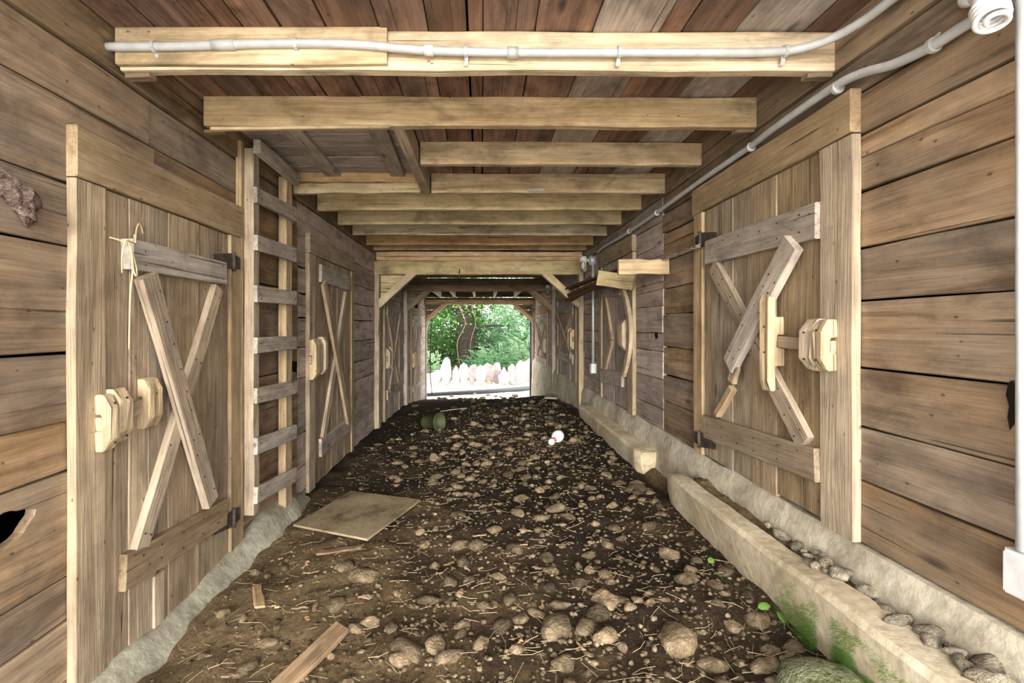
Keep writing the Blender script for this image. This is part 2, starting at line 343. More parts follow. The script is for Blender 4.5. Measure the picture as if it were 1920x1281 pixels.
def planks(S, parent, seams, y0, y1, mat, top=.60, bottom_door=-9, skip=None):
    """one plank between each two seams, cut where a door stands"""
    for a, b in zip(seams[:-1], seams[1:]):
        lo, hi = min(a, b), max(a, b); cuts = [(y0, y1)]
        if hi < top + .12 and lo > bottom_door:
            cuts = []; c = y0
            for d0, d1 in DOORSPAN[S.s]:
                if d0 > y1 or d1 < y0: continue
                if d0 > c + .05: cuts.append((c, d0))
                c = max(c, d1)
            if c < y1 - .05: cuts.append((c, y1))
        for c0, c1 in cuts:
            if skip and skip(c0, c1, lo, hi): continue
            # long runs are made of planks butted end to end
            parts = [(c0, c1)]
            if c1 - c0 > 4.2:
                m = c0 + (c1 - c0) * random.uniform(.36, .6); parts = [(c0, m), (m + .004, c1)]
            for q0, q1 in parts:
                g = random.choice((.003, .005, .007, .011))
                t = random.uniform(-.006, .006); w0 = -.035 + random.uniform(-.008, .004)
                wb(S, 'plank', (q0, (lo + hi) / 2 + t * .3), (q1, (lo + hi) / 2 - t * .3), hi - lo - g, w0, .035, mat, parent, jit=.0035, n=max(3, int((q1 - q0) / .3)))
hole_bounds = (-.3, 1.80, -.895, -.522)
planks(LS, wall_l, [-1.50, -1.27, -1.06, -.895, -.522, -.34, -.094, .291, .522, .816, 1.02], -.25, 4.0, M_wall, skip=lambda a, b, lo, hi: abs(lo + .895) < .01 and a < 0)
planks(LS, wall_l, [-1.55, -1.38, -1.17, -.886, -.64, -.42, -.17, .075, .277, .497, .76, 1.02], 4.006, 6.9, M_wallfar)
planks(LS, wall_l, [-2.2, -1.9, -1.62, -1.36, -1.1, -.84, -.58, -.32, -.06, .2, .46, .72, .96, 1.2], 6.91, 9.9, M_wallfar)
planks(LS, wall_l, [-2.3, -2.1, -1.8, -1.5, -1.2, -.9, -.6, -.3, 0, .3, .6, .9], 9.91, 13.3, M_wallfar)
planks(RS, wall_r, [-.82, -.582, -.376, -.154, .097, .300, .514, .640, .729, .888, 1.03], -.25, 3.9, M_wall, bottom_door=-.9)
planks(RS, wall_r, [-.82, -.66, -.42, -.20, -.05, .17, .30, .36, .66, .84, 1.03], 3.906, 6.9, M_wallfar, bottom_door=-.9)
planks(RS, wall_r, [-1.0, -.86, -.60, -.34, -.08, .2, .46, .72, .96, 1.2], 6.91, 9.9, M_wallfar)
planks(RS, wall_r, [-1.9, -1.6, -1.3, -1.0, -.7, -.4, -.1, .2, .5, .8], 9.91, 13.3, M_wallfar)
# the left plank with the broken hole (knot hole at the left edge of the picture)
def hole_plank():
    y0, y1, z0, z1 = -.25, 1.80, -.893, -.525
    hy, hz = 1.55, -.637
    n = 22; inner = []
    for k in range(n):
        a = 2 * PI * k / n
        r = 1 + .12 * math.sin(3 * a + 1) + .08 * math.sin(5 * a)
        inner.append((hy + .088 * r * math.cos(a), hz + (.056 * r) * math.sin(a) + .008 * math.cos(a)))
    outer = []
    for (iy, iz) in inner:
        dy, dz = iy - hy, iz - hz; ts = []
        if dy > 0: ts.append((y1 - hy) / dy)
        if dy < 0: ts.append((y0 - hy) / dy)
        if dz > 0: ts.append((z1 - hz) / dz)
        if dz < 0: ts.append((z0 - hz) / dz)
        t = min(ts); outer.append((hy + dy * t, hz + dz * t))
    for (cy, cz) in ((y0, z0), (y0, z1), (y1, z0), (y1, z1)):
        k = min(range(n), key=lambda q: (outer[q][0] - cy) ** 2 * .05 + (outer[q][1] - cz) ** 2 + (0 if (outer[q][0] - hy) * (cy - hy) > 0 else 9)); outer[k] = (cy, cz)
    c = LS.p((y0 + y1) / 2, (z0 + z1) / 2, -.018); M = Matrix(((0, 0, 1, c.x), (1, 0, 0, c.y), (0, 1, 0, c.z), (0, 0, 0, 1)))
    vs, fs = [], []
    for ring, x in ((inner, .018), (outer, .018), (inner, -.018), (outer, -.018)):
        for (y, z) in ring: vs.append((y - (y0 + y1) / 2, z - (z0 + z1) / 2, x))
    for k in range(n):
        j = (k + 1) % n
        fs += [(k, j, n + j, n + k)[::-1], (k, j, 2 * n + j, 2 * n + k), (n + k, n + j, 3 * n + j, 3 * n + k)[::-1], (2 * n + k, 2 * n + j, 3 * n + j, 3 * n + k)]
    tag(link('plank', mesh('plank', vs, fs), M_wall, wall_l, M), 'wide plank with a black broken hole')
hole_plank()
# near-black plates paint the shade inside knot holes, the first beside the near conduit
prism('knot_hole_shade', [(-.006, -.055), (.006, -.075), (.012, -.04), (.008, -.01), (.016, .02), (.010, .05), (.002, .06), (-.012, .045), (-.016, .0)], RS.p(1.332, -.205, -.008), RS.p(1.332, -.205, .005), Vector((0, 1, 0)), Vector((0, 0, 1)), M_dark, wall_r, bev=0)
prism('knot_hole_shade', [(-.03, -.028), (.01, -.04), (.035, -.005), (.012, .03), (-.012, .075), (-.022, .02)], RS.p(4.05, -.06, -.004), RS.p(4.05, -.06, .0015), Vector((0, 1, 0)), Vector((0, 0, 1)), M_dark, wall_r, bev=0)
prism('knot_hole_shade', [(-.05, -.03), (.05, -.05), (.06, .04), (-.04, .05)], LS.p(3.93, -.32, -.004), LS.p(3.93, -.32, .0015), Vector((0, 1, 0)), Vector((0, 0, 1)), M_dark, wall_l, bev=0)

# ------------------------------------------------------------ ceiling
vs = [V(x, y, z) for z in (1.235, 1.36) for (x, y) in ((-2, -.25), (2, -.25), (2, 9.68), (-2, 9.68))]  # dark slab added above the deck boards to block the sky
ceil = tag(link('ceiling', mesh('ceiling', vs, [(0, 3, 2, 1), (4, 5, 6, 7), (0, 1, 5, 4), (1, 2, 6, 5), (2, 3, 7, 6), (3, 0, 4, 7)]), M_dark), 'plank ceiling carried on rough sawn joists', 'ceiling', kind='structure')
edges = [-1.47, -1.30, -1.12, -.95, -.794, -.617, -.408, -.212, -.056, .012, .217, .452, .717, .81, 1.02, 1.31, 1.46]
DOWN = Vector((0, 0, -1))
for a, b in zip(edges[:-1], edges[1:]):
    grey = any(abs(a - q) < .02 for q in (.452, 1.02))
    segs = [(-.25, 6.95), (6.96, 9.64)]
    if a < -.45: segs = [(-.25, 2.60), (3.86, 6.95), (6.96, 9.64)]
    for s0, s1 in segs:
        g = random.choice((.004, .006, .012)); sk = random.uniform(-.006, .006); dz = random.uniform(-.004, .004)
        board('deck_board', V((a + b) / 2 + sk, s0, 1.207 + dz), V((a + b) / 2 - sk, s1, 1.207 + dz), b - a - g, .028, DOWN, M_deckg if grey else M_deck, ceil, n=8, jit=.003)
# hatch over the ladder: boards across, two battens along
for k in range(6):
    y = 2.63 + k * .205
    board('hatch_board', V(-1.46, y + .1, 1.20), V(-.47, y + .1, 1.20), .20, .022, DOWN, M_deckg, ceil)
for x0, x1 in ((-1.12, -1.14), (-.60, -.64)):
    board('hatch_batten', V(x0, 2.60, 1.172), V(x1, 3.80, 1.172), .115, .03, DOWN, M_grey, ceil)
def joist(y, x0, x1, mat, z0=1.04, z1=1.192, thk=.052, name='joist'):
    t = random.uniform(-.006, .006)
    return board(name, V(x0, y + thk / 2, (z0 + z1) / 2 + t), V(x1, y + thk / 2, (z0 + z1) / 2 - t), z1 - z0, thk, Vector((0, -1, 0)), mat, ceil, jit=.004, n=9)
XL, XR = -1.455, 1.425
joist(1.985, XL, XR, M_joist, 1.035, 1.192)
board('joist_scab', V(XL, 1.972, 1.12), V(-.375, 1.972, 1.12), .15, .026, Vector((0, -1, 0)), M_joist, ceil, jit=.004)
joist(2.55, XL + .02, XR, M_joist)
joist(3.17, -.39, XR - .005, M_joist, 1.045)
joist(3.82, -.385, XR, M_joist)
joist(3.82, XL, -.47, M_joistg, 1.04, 1.117, name='joist'); joist(3.80, XL, -.48, M_orange, 1.12, 1.20, name='joist')
board('trimmer', V(-.435, 2.56, 1.115), V(-.43, 3.87, 1.115), .155, .06, Vector((1, 0, 0)), M_brace, ceil, jit=.006)
for y, m in ((4.38, M_joistg), (5.0, M_joistg), (5.58, M_joistg), (6.25, M_orange), (6.66, M_orange)): joist(y, XL, XR, m)
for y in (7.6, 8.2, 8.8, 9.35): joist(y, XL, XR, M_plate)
for S, par in ((LS, wall_l), (RS, wall_r)):
    wb(S, 'plate_beam', (-.25, 1.125), (3.4, 1.125), .195, -.03, .045, M_plate, par, jit=.004, n=12)
    wb(S, 'plate_beam', (3.41, 1.125), (6.9, 1.125), .195, -.03, .045, M_plate, par, jit=.004, n=12)
for x in (XL + .06, XR - .05):
    for y in (1.99, 2.56): board('joist_wedge', V(x - .05, y + .03, 1.022), V(x + .05, y + .03, 1.026), .045, .018, DOWN, M_plate, ceil)
board('joist_strip', V(-1.40, 2.56, 1.028), V(-.47, 2.56, 1.036), .018, .03, Vector((0, -1, 0)), M_joist, ceil, jit=.003)
# patch of grey tin on the fourth joist
board('tin_patch', V(.36, 3.815, 1.062), V(.49, 3.815, 1.062), .035, .004, Vector((0, -1, 0)), M_grey, ceil)

# ------------------------------------------------------------ timber frames across the passage
def timber_frame(y, zb, zt, brace, label, mat, zfoot, thk=.16, xl=-1.45, xr=1.40, postw=.09, mpost=None):
    t = thing('timber_frame', V(0, y, zfoot), label, 'timber frame', 'timber frames across the passage')
    Nn = Vector((0, -1, 0))
    board('beam', V(xl, y, (zb + zt) / 2), V(xr, y, (zb + zt) / 2), zt - zb, thk, Nn, mat, t, jit=.005, n=10)
    for s, x in ((1, xl), (-1, xr)):
        board('post', V(x + s * postw / 2, y, zfoot), V(x + s * postw / 2, y, zb), postw, thk, Nn, mpost or mat, t, jit=.004, n=9)
        bx, bz = brace
        board('brace', V(x + s * .03, y - .02, zb - bz), V(x + s * bx, y - .02, zb + .02), .10, thk * .7, Nn, mat, t, jit=.004, skew=s * -.5)
    return t
fr1 = timber_frame(6.93, .73, .915, (.53, .44), 'pale timber frame with corner braces, nearest across the passage', M_joistg, -1.46, postw=.065, mpost=M_jamb, xl=-1.485, xr=1.425)
for z0, z1 in ((.918, .975), (.98, 1.04)): board('packing_board', V(-1.45, 6.87, (z0 + z1) / 2), V(1.40, 6.87, (z0 + z1) / 2), z1 - z0, .10, Vector((0, -1, 0)), M_orange, fr1, jit=.004, n=9)
for k in range(3): board('corner_board', V(-1.44, 7.0, .68 - k * .12), V(-1.05 - k * .12, 7.0, .68 - k * .12), .115, .02, Vector((0, -1, 0)), M_joistg, fr1)
tube('hook', [V(-.30, 6.84, .80), V(-.30, 6.82, .74), V(-.30, 6.82, .69), V(-.285, 6.82, .67)], .008, M_iron, fr1, 6)
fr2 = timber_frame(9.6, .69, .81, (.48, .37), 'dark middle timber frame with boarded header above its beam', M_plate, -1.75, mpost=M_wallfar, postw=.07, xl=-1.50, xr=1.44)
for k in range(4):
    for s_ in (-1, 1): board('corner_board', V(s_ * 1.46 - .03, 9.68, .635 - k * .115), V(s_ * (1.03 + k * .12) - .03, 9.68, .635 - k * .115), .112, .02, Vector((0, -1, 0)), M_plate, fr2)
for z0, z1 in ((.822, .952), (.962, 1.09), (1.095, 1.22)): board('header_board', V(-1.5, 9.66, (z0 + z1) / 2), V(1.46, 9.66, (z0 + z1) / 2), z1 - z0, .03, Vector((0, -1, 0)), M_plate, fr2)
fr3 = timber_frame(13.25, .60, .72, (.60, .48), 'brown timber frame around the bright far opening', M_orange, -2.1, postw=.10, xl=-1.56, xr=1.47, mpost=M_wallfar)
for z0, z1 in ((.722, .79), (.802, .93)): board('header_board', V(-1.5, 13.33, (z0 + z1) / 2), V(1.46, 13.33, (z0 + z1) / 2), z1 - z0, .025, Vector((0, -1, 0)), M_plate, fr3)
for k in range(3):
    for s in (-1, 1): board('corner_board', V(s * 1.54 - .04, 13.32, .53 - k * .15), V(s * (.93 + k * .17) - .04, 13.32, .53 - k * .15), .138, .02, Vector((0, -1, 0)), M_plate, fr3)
# low roof of the far bay: sheathing on five rafters
roof = tag(link('ceiling_far', mesh('ceiling_far', [V(-2, 9.70, .93), V(2, 9.70, .93), V(2, 13.9, .93), V(-2, 13.9, .93), V(-2, 9.70, .95), V(2, 9.70, .95), V(2, 13.9, .95), V(-2, 13.9, .95)], [(0, 3, 2, 1), (4, 5, 6, 7), (0, 1, 5, 4), (1, 2, 6, 5), (2, 3, 7, 6), (3, 0, 4, 7)]), M_plate), 'low boarded roof over the far bay', 'ceiling', kind='structure')
for x in (-1.08, -.70, -.17, .35, .89): board('rafter', V(x, 9.72, .86), V(x, 13.2, .86), .055, .14, DOWN, M_wallfar, roof)

# ------------------------------------------------------------ doors
def nails(pts, parent, r=.0045):
    vs, fs = [], []
    for (p, n) in pts:
        a = n.orthogonal().normalized(); b = n.cross(a); i0 = len(vs)
        for k in range(6): vs.append(p + n * .0012 + (a * math.cos(k * PI / 3) + b * math.sin(k * PI / 3)) * r)
        for k in range(6): vs.append(p - n * .004 + (a * math.cos(k * PI / 3) + b * math.sin(k * PI / 3)) * r)
        fs.append(tuple(range(i0, i0 + 6)))
        for k in range(6): fs.append((i0 + k, i0 + 6 + k, i0 + 6 + (k + 1) % 6, i0 + (k + 1) % 6))
    tag(link('nail_heads', mesh('nail_heads', vs, fs), M_nail, parent), kind='stuff')
def line_nails(S, a, b, w, wid, n, out):
    d = Vector((b[0] - a[0], b[1] - a[1])); q = Vector((-d.y, d.x)).normalized() * wid * .28
    for i in range(n):
        t = (i + .5) / n + random.uniform(-.03, .03)
        for s in (-1, 1):
            if random.random() < .75:
                c = Vector(a) + d * t + q * (s + random.uniform(-.3, .3)); out.append((S.p(c.x, c.y, w), S.n))
def keeper(S, name, y0, y1, zc, h, w0, t, slot, par, mat=None, spacer=None):
    """C-shaped wooden guide: chamfered outside corners, slot on the wall side for the sliding bar"""
    hh = h / 2; s = slot / 2; c = min(.3 * h, .05); sp = spacer or hh
    if spacer:   # long grip on two spacers
        pts = [(0, -sp), (t * .5, -sp), (t * .5, -hh), (t * .8, -hh), (t, -hh + c), (t, hh - c), (t * .8, hh), (t * .5, hh), (t * .5, sp), (0, sp), (0, s), (t * .42, s), (t * .42, -s), (0, -s)]
    else:
        pts = [(0, -hh), (t * .55, -hh), (t, -hh + c), (t, hh - c), (t * .55, hh), (0, hh), (0, s), (t * .42, s), (t * .42, -s), (0, -s)]
    return prism(name, pts, S.p(y0, zc, w0), S.p(y1, zc, w0), S.n, Vector((0, 0, 1)), mat or M_latch, par, jit=.003, bev=.005, n=3)
def strap_hinge(S, y, z, w, par, flip=1, L=.2):
    pts = [(-.02, -.045), (.012, -.045), (L, -.012), (L, .012), (.012, .045), (-.02, .045)]
    o = prism('hinge', [(a * flip, b) for a, b in pts], S.p(y, z, w), S.p(y, z, w + .008), Vector((0, 1, 0)), Vector((0, 0, 1)), M_iron, par, bev=.001, n=1)
    pts2 = [(-.10, -.035), (-.012, -.045), (-.012, .045), (-.10, .035)]
    prism('hinge', [(a * flip, b) for a, b in pts2], S.p(y, z, w), S.p(y, z, w + .008), Vector((0, 1, 0)), Vector((0, 0, 1)), M_iron, par, bev=.001, n=1)
    tube('hinge_pin', [S.p(y - .015 * flip, z - .055, w + .012), S.p(y - .015 * flip, z + .055, w + .012)], .011, M_iron, o, 8)
def door(num, S, label, y0, y1, zt, zb, lint, jn, jf, cuts, mats=(M_jamb, M_door, M_brace), tj=.035, tl=.022):
    d = thing('door_%d' % num, S.p((y0 + y1) / 2, zb, 0), label, 'door', kind='structure')
    mj, md, mb = mats
    wb(S, 'lintel', (y0, zt - lint / 2), (y1, zt - lint / 2), lint, 0, tj + .008, mj, d, n=5, jit=.004)
    wb(S, 'jamb', (y0 + jn / 2, zb), (y0 + jn / 2, zt - lint - .004), jn, 0, tj, mj, d, n=8, jit=.004)
    wb(S, 'jamb', (y1 - jf / 2, zb), (y1 - jf / 2, zt - lint - .004), jf, 0, tj, mj, d, n=8, jit=.004)
    c = [y0 + jn + .008] + list(cuts) + [y1 - jf - .008]
    for a, b in zip(c[:-1], c[1:]):
        wb(S, 'door_board', ((a + b) / 2, zb + .01 + random.uniform(-.008, .008)), ((a + b) / 2, zt - lint - .006), b - a - random.choice((.002, .003, .005)), 0, tl + random.uniform(-.004, .004), md, d, n=6, jit=.003)
    return d
def ppx(S, x, y, w=.03): return S.px(x, y, w)

# door 1 (left, near)
yn, yf = LS.px(141, 300, .035)[0], LS.px(452, 400, .035)[0]
D1 = door(1, LS, 'large plank door on the left wall with twine on its top batten', yn, yf, .725, -1.45, .185, .145, .12,
          [LS.px(q, 500, .02)[0] for q in (239, 275, 313, 372)])
nl = []
a, b = LS.px(243, 478, .06), LS.px(420, 512, .06)
wb(LS, 'batten', a, b, .125, .022, .055, M_grey, D1, jit=.006, bow=.0, skew=0); line_nails(LS, a, b, .077, .11, 7, nl)
a, b = LS.px(235, 1075, .05), LS.px(425, 960, .05)
wb(LS, 'batten', a, b, .15, .022, .035, M_door, D1, jit=.004); line_nails(LS, a, b, .058, .12, 5, nl)
a, b = LS.px(375, 620, .05), LS.px(400, 542, .05)
B0, B1 = LS.px(408, 540, .045), LS.px(262, 1035, .045)
mid = Vector(B0).lerp(Vector(B1), .46); mid2 = Vector(B0).lerp(Vector(B1), .52)
wb(LS, 'brace', B0, mid, .085, .022, .035, M_brace, D1); wb(LS, 'brace', mid2, B1, .085, .022, .035, M_brace, D1)
line_nails(LS, B0, B1, .058, .08, 8, nl)
a, b = LS.px(275, 517, .08), LS.px(395, 942, .08)
wb(LS, 'brace', a, b, .105, .058, .04, M_brace, D1, jit=.004); line_nails(LS, a, b, .099, .09, 10, nl)
zk = -.365
keeper(LS, 'latch_keeper', 1.852, 1.905, zk, .215, .035, .062, .062, D1)
keeper(LS, 'latch_keeper', 1.912, 1.985, zk + .013, .215, .022, .07, .062, D1)
keeper(LS, 'latch_handle', 2.10, 2.19, zk + .035, .215, .022, .055, .06, D1)
board('latch_bar', LS.p(1.862, zk - .005, .045), LS.p(2.17, zk + .035, .036), .055, .024, LS.n, M_brace, D1)
for y, z in ((1.88, -.29), (1.88, -.44), (1.95, -.43), (1.95, -.28), (2.15, -.29), (2.15, -.37)): nl.append((LS.p(y, z, .095 if y < 1.93 else (.09 if y < 2 else .075)), LS.n))
strap_hinge(LS, 2.86, LS.px(430, 490, .03)[1], .036, D1, -1); strap_hinge(LS, 2.86, LS.px(425, 978, .03)[1], .036, D1, -1)
wb(LS, 'patch_board', LS.px(298, 1175, .03), LS.px(298, 1075, .03), .075, .022, .012, M_jamb, D1)
nails(nl, D1)
# twine tied round the top batten
tw = thing('twine', LS.p(2.05, .32, .08), 'pale baling twine looped on the left door batten with a hanging strand', 'twine')
P = lambda x, y, w: LS.p(*LS.px(x, y, w), w)
tube('strand', smooth_path([P(205, 445, .035), P(228, 452, .06), P(243, 462, .095), P(249, 500, .10), P(244, 560, .06), P(242, 655, .045)]), .0035, M_twine, tw, 6)
tube('strand', smooth_path([P(252, 440, .035), P(250, 455, .08), P(236, 452, .09), P(229, 480, .09), P(229, 512, .06)]), .0035, M_twine, tw, 6)
tube('strand', smooth_path([P(240, 456, .09), P(247, 470, .10), P(255, 500, .10), P(256, 518, .10), P(250, 505, .1), P(246, 470, .1)]), .0035, M_twine, tw, 6)
tube('strand', smooth_path([P(254, 455, .085), P(256, 430, .04), P(262, 420, .03), P(268, 438, .03)]), .0035, M_twine, tw, 6)

# door 2 (left, beyond the ladder)
yn, yf = LS.px(580, 500, .035)[0], LS.px(664, 500, .035)[0]
GM = (M_jamb, M_door, M_brace)
D2 = door(2, LS, 'plank door on the left wall just beyond the ladder', yn, yf, .80, -1.41, .17, .16, .10, [LS.px(q, 500, .02)[0] for q in (609, 621, 632, 645)])
nl = []
for (x0, y0, x1, y1) in ((603, 512, 657, 532), (603, 840, 657, 796)):
    a, b = LS.px(x0, y0, .05), LS.px(x1, y1, .05); wb(LS, 'batten', a, b, .16, .022, .03, M_grey, D2); line_nails(LS, a, b, .053, .12, 5, nl)
a, b = LS.px(650, 552, .045), LS.px(607, 822, .045); wb(LS, 'brace', a, b, .095, .022, .03, M_brace, D2)
a, b = LS.px(608, 530, .07), LS.px(654, 790, .07); wb(LS, 'brace', a, b, .11, .052, .03, M_brace, D2); line_nails(LS, a, b, .083, .09, 8, nl)
zk = LS.px(600, 672, .06)[1]
keeper(LS, 'latch_keeper', 4.16, 4.24, zk, .34, .035, .065, .07, D2); keeper(LS, 'latch_keeper', 4.25, 4.35, zk + .01, .33, .022, .07, .07, D2); keeper(LS, 'latch_handle', 4.42, 4.5, zk + .02, .34, .022, .075, .07, D2)
board('latch_bar', LS.p(4.17, zk, .045), LS.p(4.49, zk + .01, .04), .06, .024, LS.n, M_brace, D2)
nails(nl, D2)

def far_door(num, S, label, y0, y1, zt, zb, near_latch=True):
    d = door(num, S, label, y0, y1, zt, zb, .17, .12, .11, [y0 + .13 + (y1 - y0 - .25) * q for q in (.22, .45, .66, .84)], (M_jamb, M_wallfar, M_brace))
    h = zt - zb; l0, l1 = y0 + .16, y1 - .14
    wb(S, 'batten', (l0, zt - .34), (l1, zt - .34), .15, .022, .03, M_grey, d); wb(S, 'batten', (l0, zb + .42), (l1, zb + .42), .15, .022, .03, M_grey, d)
    wb(S, 'brace', (l0 + .05, zt - .40), (l1 - .05, zb + .48), .09, .022, .03, M_brace, d); wb(S, 'brace', (l1 - .05, zt - .40), (l0 + .05, zb + .48), .10, .052, .03, M_brace, d)
    zk = (zt + zb) / 2 - .05; yk = y0 + .07
    keeper(S, 'latch_keeper', yk, yk + .09, zk, .30, .035, .065, .07, d); keeper(S, 'latch_keeper', yk + .1, yk + .19, zk, .30, .022, .07, .07, d); keeper(S, 'latch_handle', yk + .27, yk + .34, zk, .34, .022, .07, .07, d)
    board('latch_bar', S.p(yk + .01, zk, .045), S.p(yk + .33, zk, .04), .06, .024, S.n, M_brace, d)
    return d
far_door(3, LS, 'grey plank door on the left wall beyond the nearest timber frame', 7.46, 8.9, .60, -1.48)
far_door(4, LS, 'pale plank door on the left wall next to the far opening', 10.35, 11.85, .42, -1.75)

# door 5 (right, near)
yn, yf = RS.px(1598, 300, .035)[0], RS.px(1300, 400, .035)[0]
D5 = door(5, RS, 'large plank door on the right wall with a split diagonal brace', yn, yf, .90, -.815, .165, .18, .125, [RS.px(q, 500, .02)[0] for q in (1458, 1410, 1375, 1345)])
nl = []
a, b = RS.px(1530, 413, .05), RS.px(1324, 474, .05); wb(RS, 'batten', a, b, .15, .022, .035, M_grey, D5); line_nails(RS, a, b, .058, .12, 6, nl)
a, b = RS.px(1530, 872, .05), RS.px(1320, 800, .05); wb(RS, 'batten', a, b, .14, .022, .035, M_door, D5); line_nails(RS, a, b, .058, .12, 6, nl)
a, b = RS.px(1337, 498, .045), RS.px(1508, 832, .045); wb(RS, 'brace', a, b, .105, .022, .03, M_brace, D5); line_nails(RS, a, b, .053, .09, 10, nl)
a, b = RS.px(1486, 455, .075), RS.px(1368, 685, .075); wb(RS, 'brace', a, b, .12, .052, .038, M_grey, D5, jit=.005); line_nails(RS, a, b, .091, .1, 7, nl)
a, b = RS.px(1388, 650, .06), RS.px(1374, 715, .06); wb(RS, 'brace_splinter', a, b, .06, .05, .03, M_brace, D5, jit=.01, n=5)
a, b = RS.px(1371, 728, .05), RS.px(1343, 778, .05); wb(RS, 'brace', a, b, .045, .022, .035, M_jamb, D5, jit=.006)
zk = RS.px(1540, 647, .06)[1]
keeper(RS, 'latch_keeper', 1.94, 2.0, zk, .205, .035, .065, .062, D5); keeper(RS, 'latch_keeper', 2.01, 2.085, zk, .215, .022, .075, .062, D5)
keeper(RS, 'latch_handle', 2.30, 2.37, RS.px(1445, 640, .08)[1], .47, .022, .08, .06, D5, spacer=.115)
board('latch_bar', RS.p(1.95, zk - .005, .045), RS.p(2.36, zk + .003, .04), .052, .024, RS.n, M_brace, D5)
for y, z, w in ((1.97, zk + .06, .101), (1.975, zk - .06, .101), (2.05, zk + .05, .098), (2.05, zk - .06, .098), (2.33, 0, .103), (2.33, -.12, .103)): nl.append((RS.p(y, z, w), RS.n))
strap_hinge(RS, RS.px(1320, 450, .03)[0], RS.px(1320, 450, .03)[1], .036, D5, -1); strap_hinge(RS, RS.px(1318, 825, .03)[0], RS.px(1318, 825, .03)[1], .036, D5, -1)
nails(nl, D5)
# door 6 (right, beyond the bracket shelf)
yn, yf = RS.px(1186, 500, .035)[0], RS.px(1122, 600, .035)[0]
D6 = door(6, RS, 'plank door on the right wall with a bowed brace, behind the wooden bracket', yn, yf, .86, -.82, .16, .16, .13, [RS.px(q, 600, .02)[0] for q in (1152, 1143, 1134)], (M_jamb, M_wallfar, M_brace))
a, b = RS.px(1160, 543, .05), RS.px(1129, 549, .05); wb(RS, 'batten', a, b, .12, .022, .03, M_grey, D6)
a, b = RS.px(1165, 712, .05), RS.px(1125, 704, .05); wb(RS, 'batten', a, b, .15, .022, .03, M_grey, D6)
a, b = RS.px(1131, 552, .045), RS.px(1130, 692, .045); 
wb(RS, 'brace', RS.px(1132, 550, .045), RS.px(1146, 640, .045), .09, .022, .03, M_brace, D6); wb(RS, 'brace', RS.px(1146, 640, .045), RS.px(1132, 695, .045), .09, .022, .03, M_brace, D6)
wb(RS, 'brace', RS.px(1163, 543, .10), RS.px(1163, 706, .10), .085, .055, .035, M_jamb, D6, bow=.22, n=9)
zk = RS.px(1170, 628, .06)[1]
keeper(RS, 'latch_keeper', 4.64, 4.74, zk, .30, .035, .08, .07, D6); keeper(RS, 'latch_keeper', 4.76, 4.85, zk, .28, .022, .08, .07, D6)
board('latch_bar', RS.p(4.65, zk, .045), RS.p(5.0, zk, .04), .06, .024, RS.n, M_brace, D6)
far_door(7, RS, 'grey plank door on the right wall between the two nearer timber frames', 7.35, 9.2, .64, -.92)
far_door(8, RS, 'pale plank door on the right wall next to the far opening', 10.55, 12.6, .48, -1.2)

# ------------------------------------------------------------ concrete footings and curbs
def jn(p, s=.012, f=5): return p + Vector((noise.noise(p * f), noise.noise(p * f + Vector((7, 3, 1))), noise.noise(p * f + Vector((2, 9, 4))))) * s
def bar(name, secs, mat, label=None, cat=None, kind=None, s=.012, f=5, step=.07, parent=None):
    """lumpy cast bar: secs = [(y, [(x, z) outline])], refined along the passage"""
    rings = []
    def dens(o):
        out = []
        for k in range(len(o)):
            a, b = o[k], o[(k + 1) % len(o)]; m = max(1, int(math.dist(a, b) / .05))
            out += [(a[0] + (b[0] - a[0]) * i / m, a[1] + (b[1] - a[1]) * i / m) for i in range(m)]
        return out
    for (ya, oa), (yb, ob) in zip(secs[:-1], secs[1:]):
        n = max(1, int(abs(yb - ya) / step))
        for i in range(n + (1 if (yb, ob) == secs[-1] else 0)):
            t = i / n; o = [(p[0] + (q[0] - p[0]) * t, p[1] + (q[1] - p[1]) * t) for p, q in zip(oa, ob)]
            rings.append([(ya + (yb - ya) * t, o)])
    m0 = dens(rings[0][0][1]); cnt = []
    o0 = rings[0][0][1]
    for k in range(len(o0)): cnt.append(max(1, int(math.dist(o0[k], o0[(k + 1) % len(o0)]) / .05)))
    R = []
    for r in rings:
        y, o = r[0]; ring = []
        for k in range(len(o)):
            a, b = o[k], o[(k + 1) % len(o)]
            for i in range(cnt[k]): ring.append(jn(V(a[0] + (b[0] - a[0]) * i / cnt[k], y, a[1] + (b[1] - a[1]) * i / cnt[k]), s, f) + Vector(noise.noise_vector(V(a[0], y, a[1]) * 21)) * s * .12)
        R.append(ring)
    o = loft(name, R, mat, parent, True, True)
    if label: tag(o, label, cat)
    if kind: o['kind'] = kind
    return o
lo = lambda w, zt: [(-1.50, -1.60), (-1.49 + w, -1.60), (-1.49 + w, -1.44), (-1.49 + w * .72, -1.40), (-1.49 + w * .38, zt - .012), (-1.455, zt), (-1.50, zt + .01)]
bar('baseboard_left', [(-.25, lo(.17, -1.33)), (1.9, lo(.17, -1.33)), (2.5, lo(.13, -1.345)), (2.9, lo(.15, -1.32)), (3.3, lo(.19, -1.27)), (3.7, lo(.20, -1.27)), (4.05, lo(.10, -1.38))], M_concl, 'lumpy grey concrete footing along the foot of the left wall', 'footing', 'structure', s=.017, f=5)
ro = lambda zb, wb_: [(1.50, zb), (1.44 - wb_, zb), (1.43 - wb_ * .45, -.92), (1.428, -.83), (1.43, -.822), (1.50, -.82)]
bar('baseboard_right', [(-.25, ro(-1.3, .10)), (3.0, ro(-1.3, .08)), (6.5, ro(-1.4, .08)), (9.8, ro(-1.9, .10)), (13.2, ro(-2.2, .12))], M_conc, 'pale concrete footing under the right wall', 'footing', 'structure', s=.012, f=4)
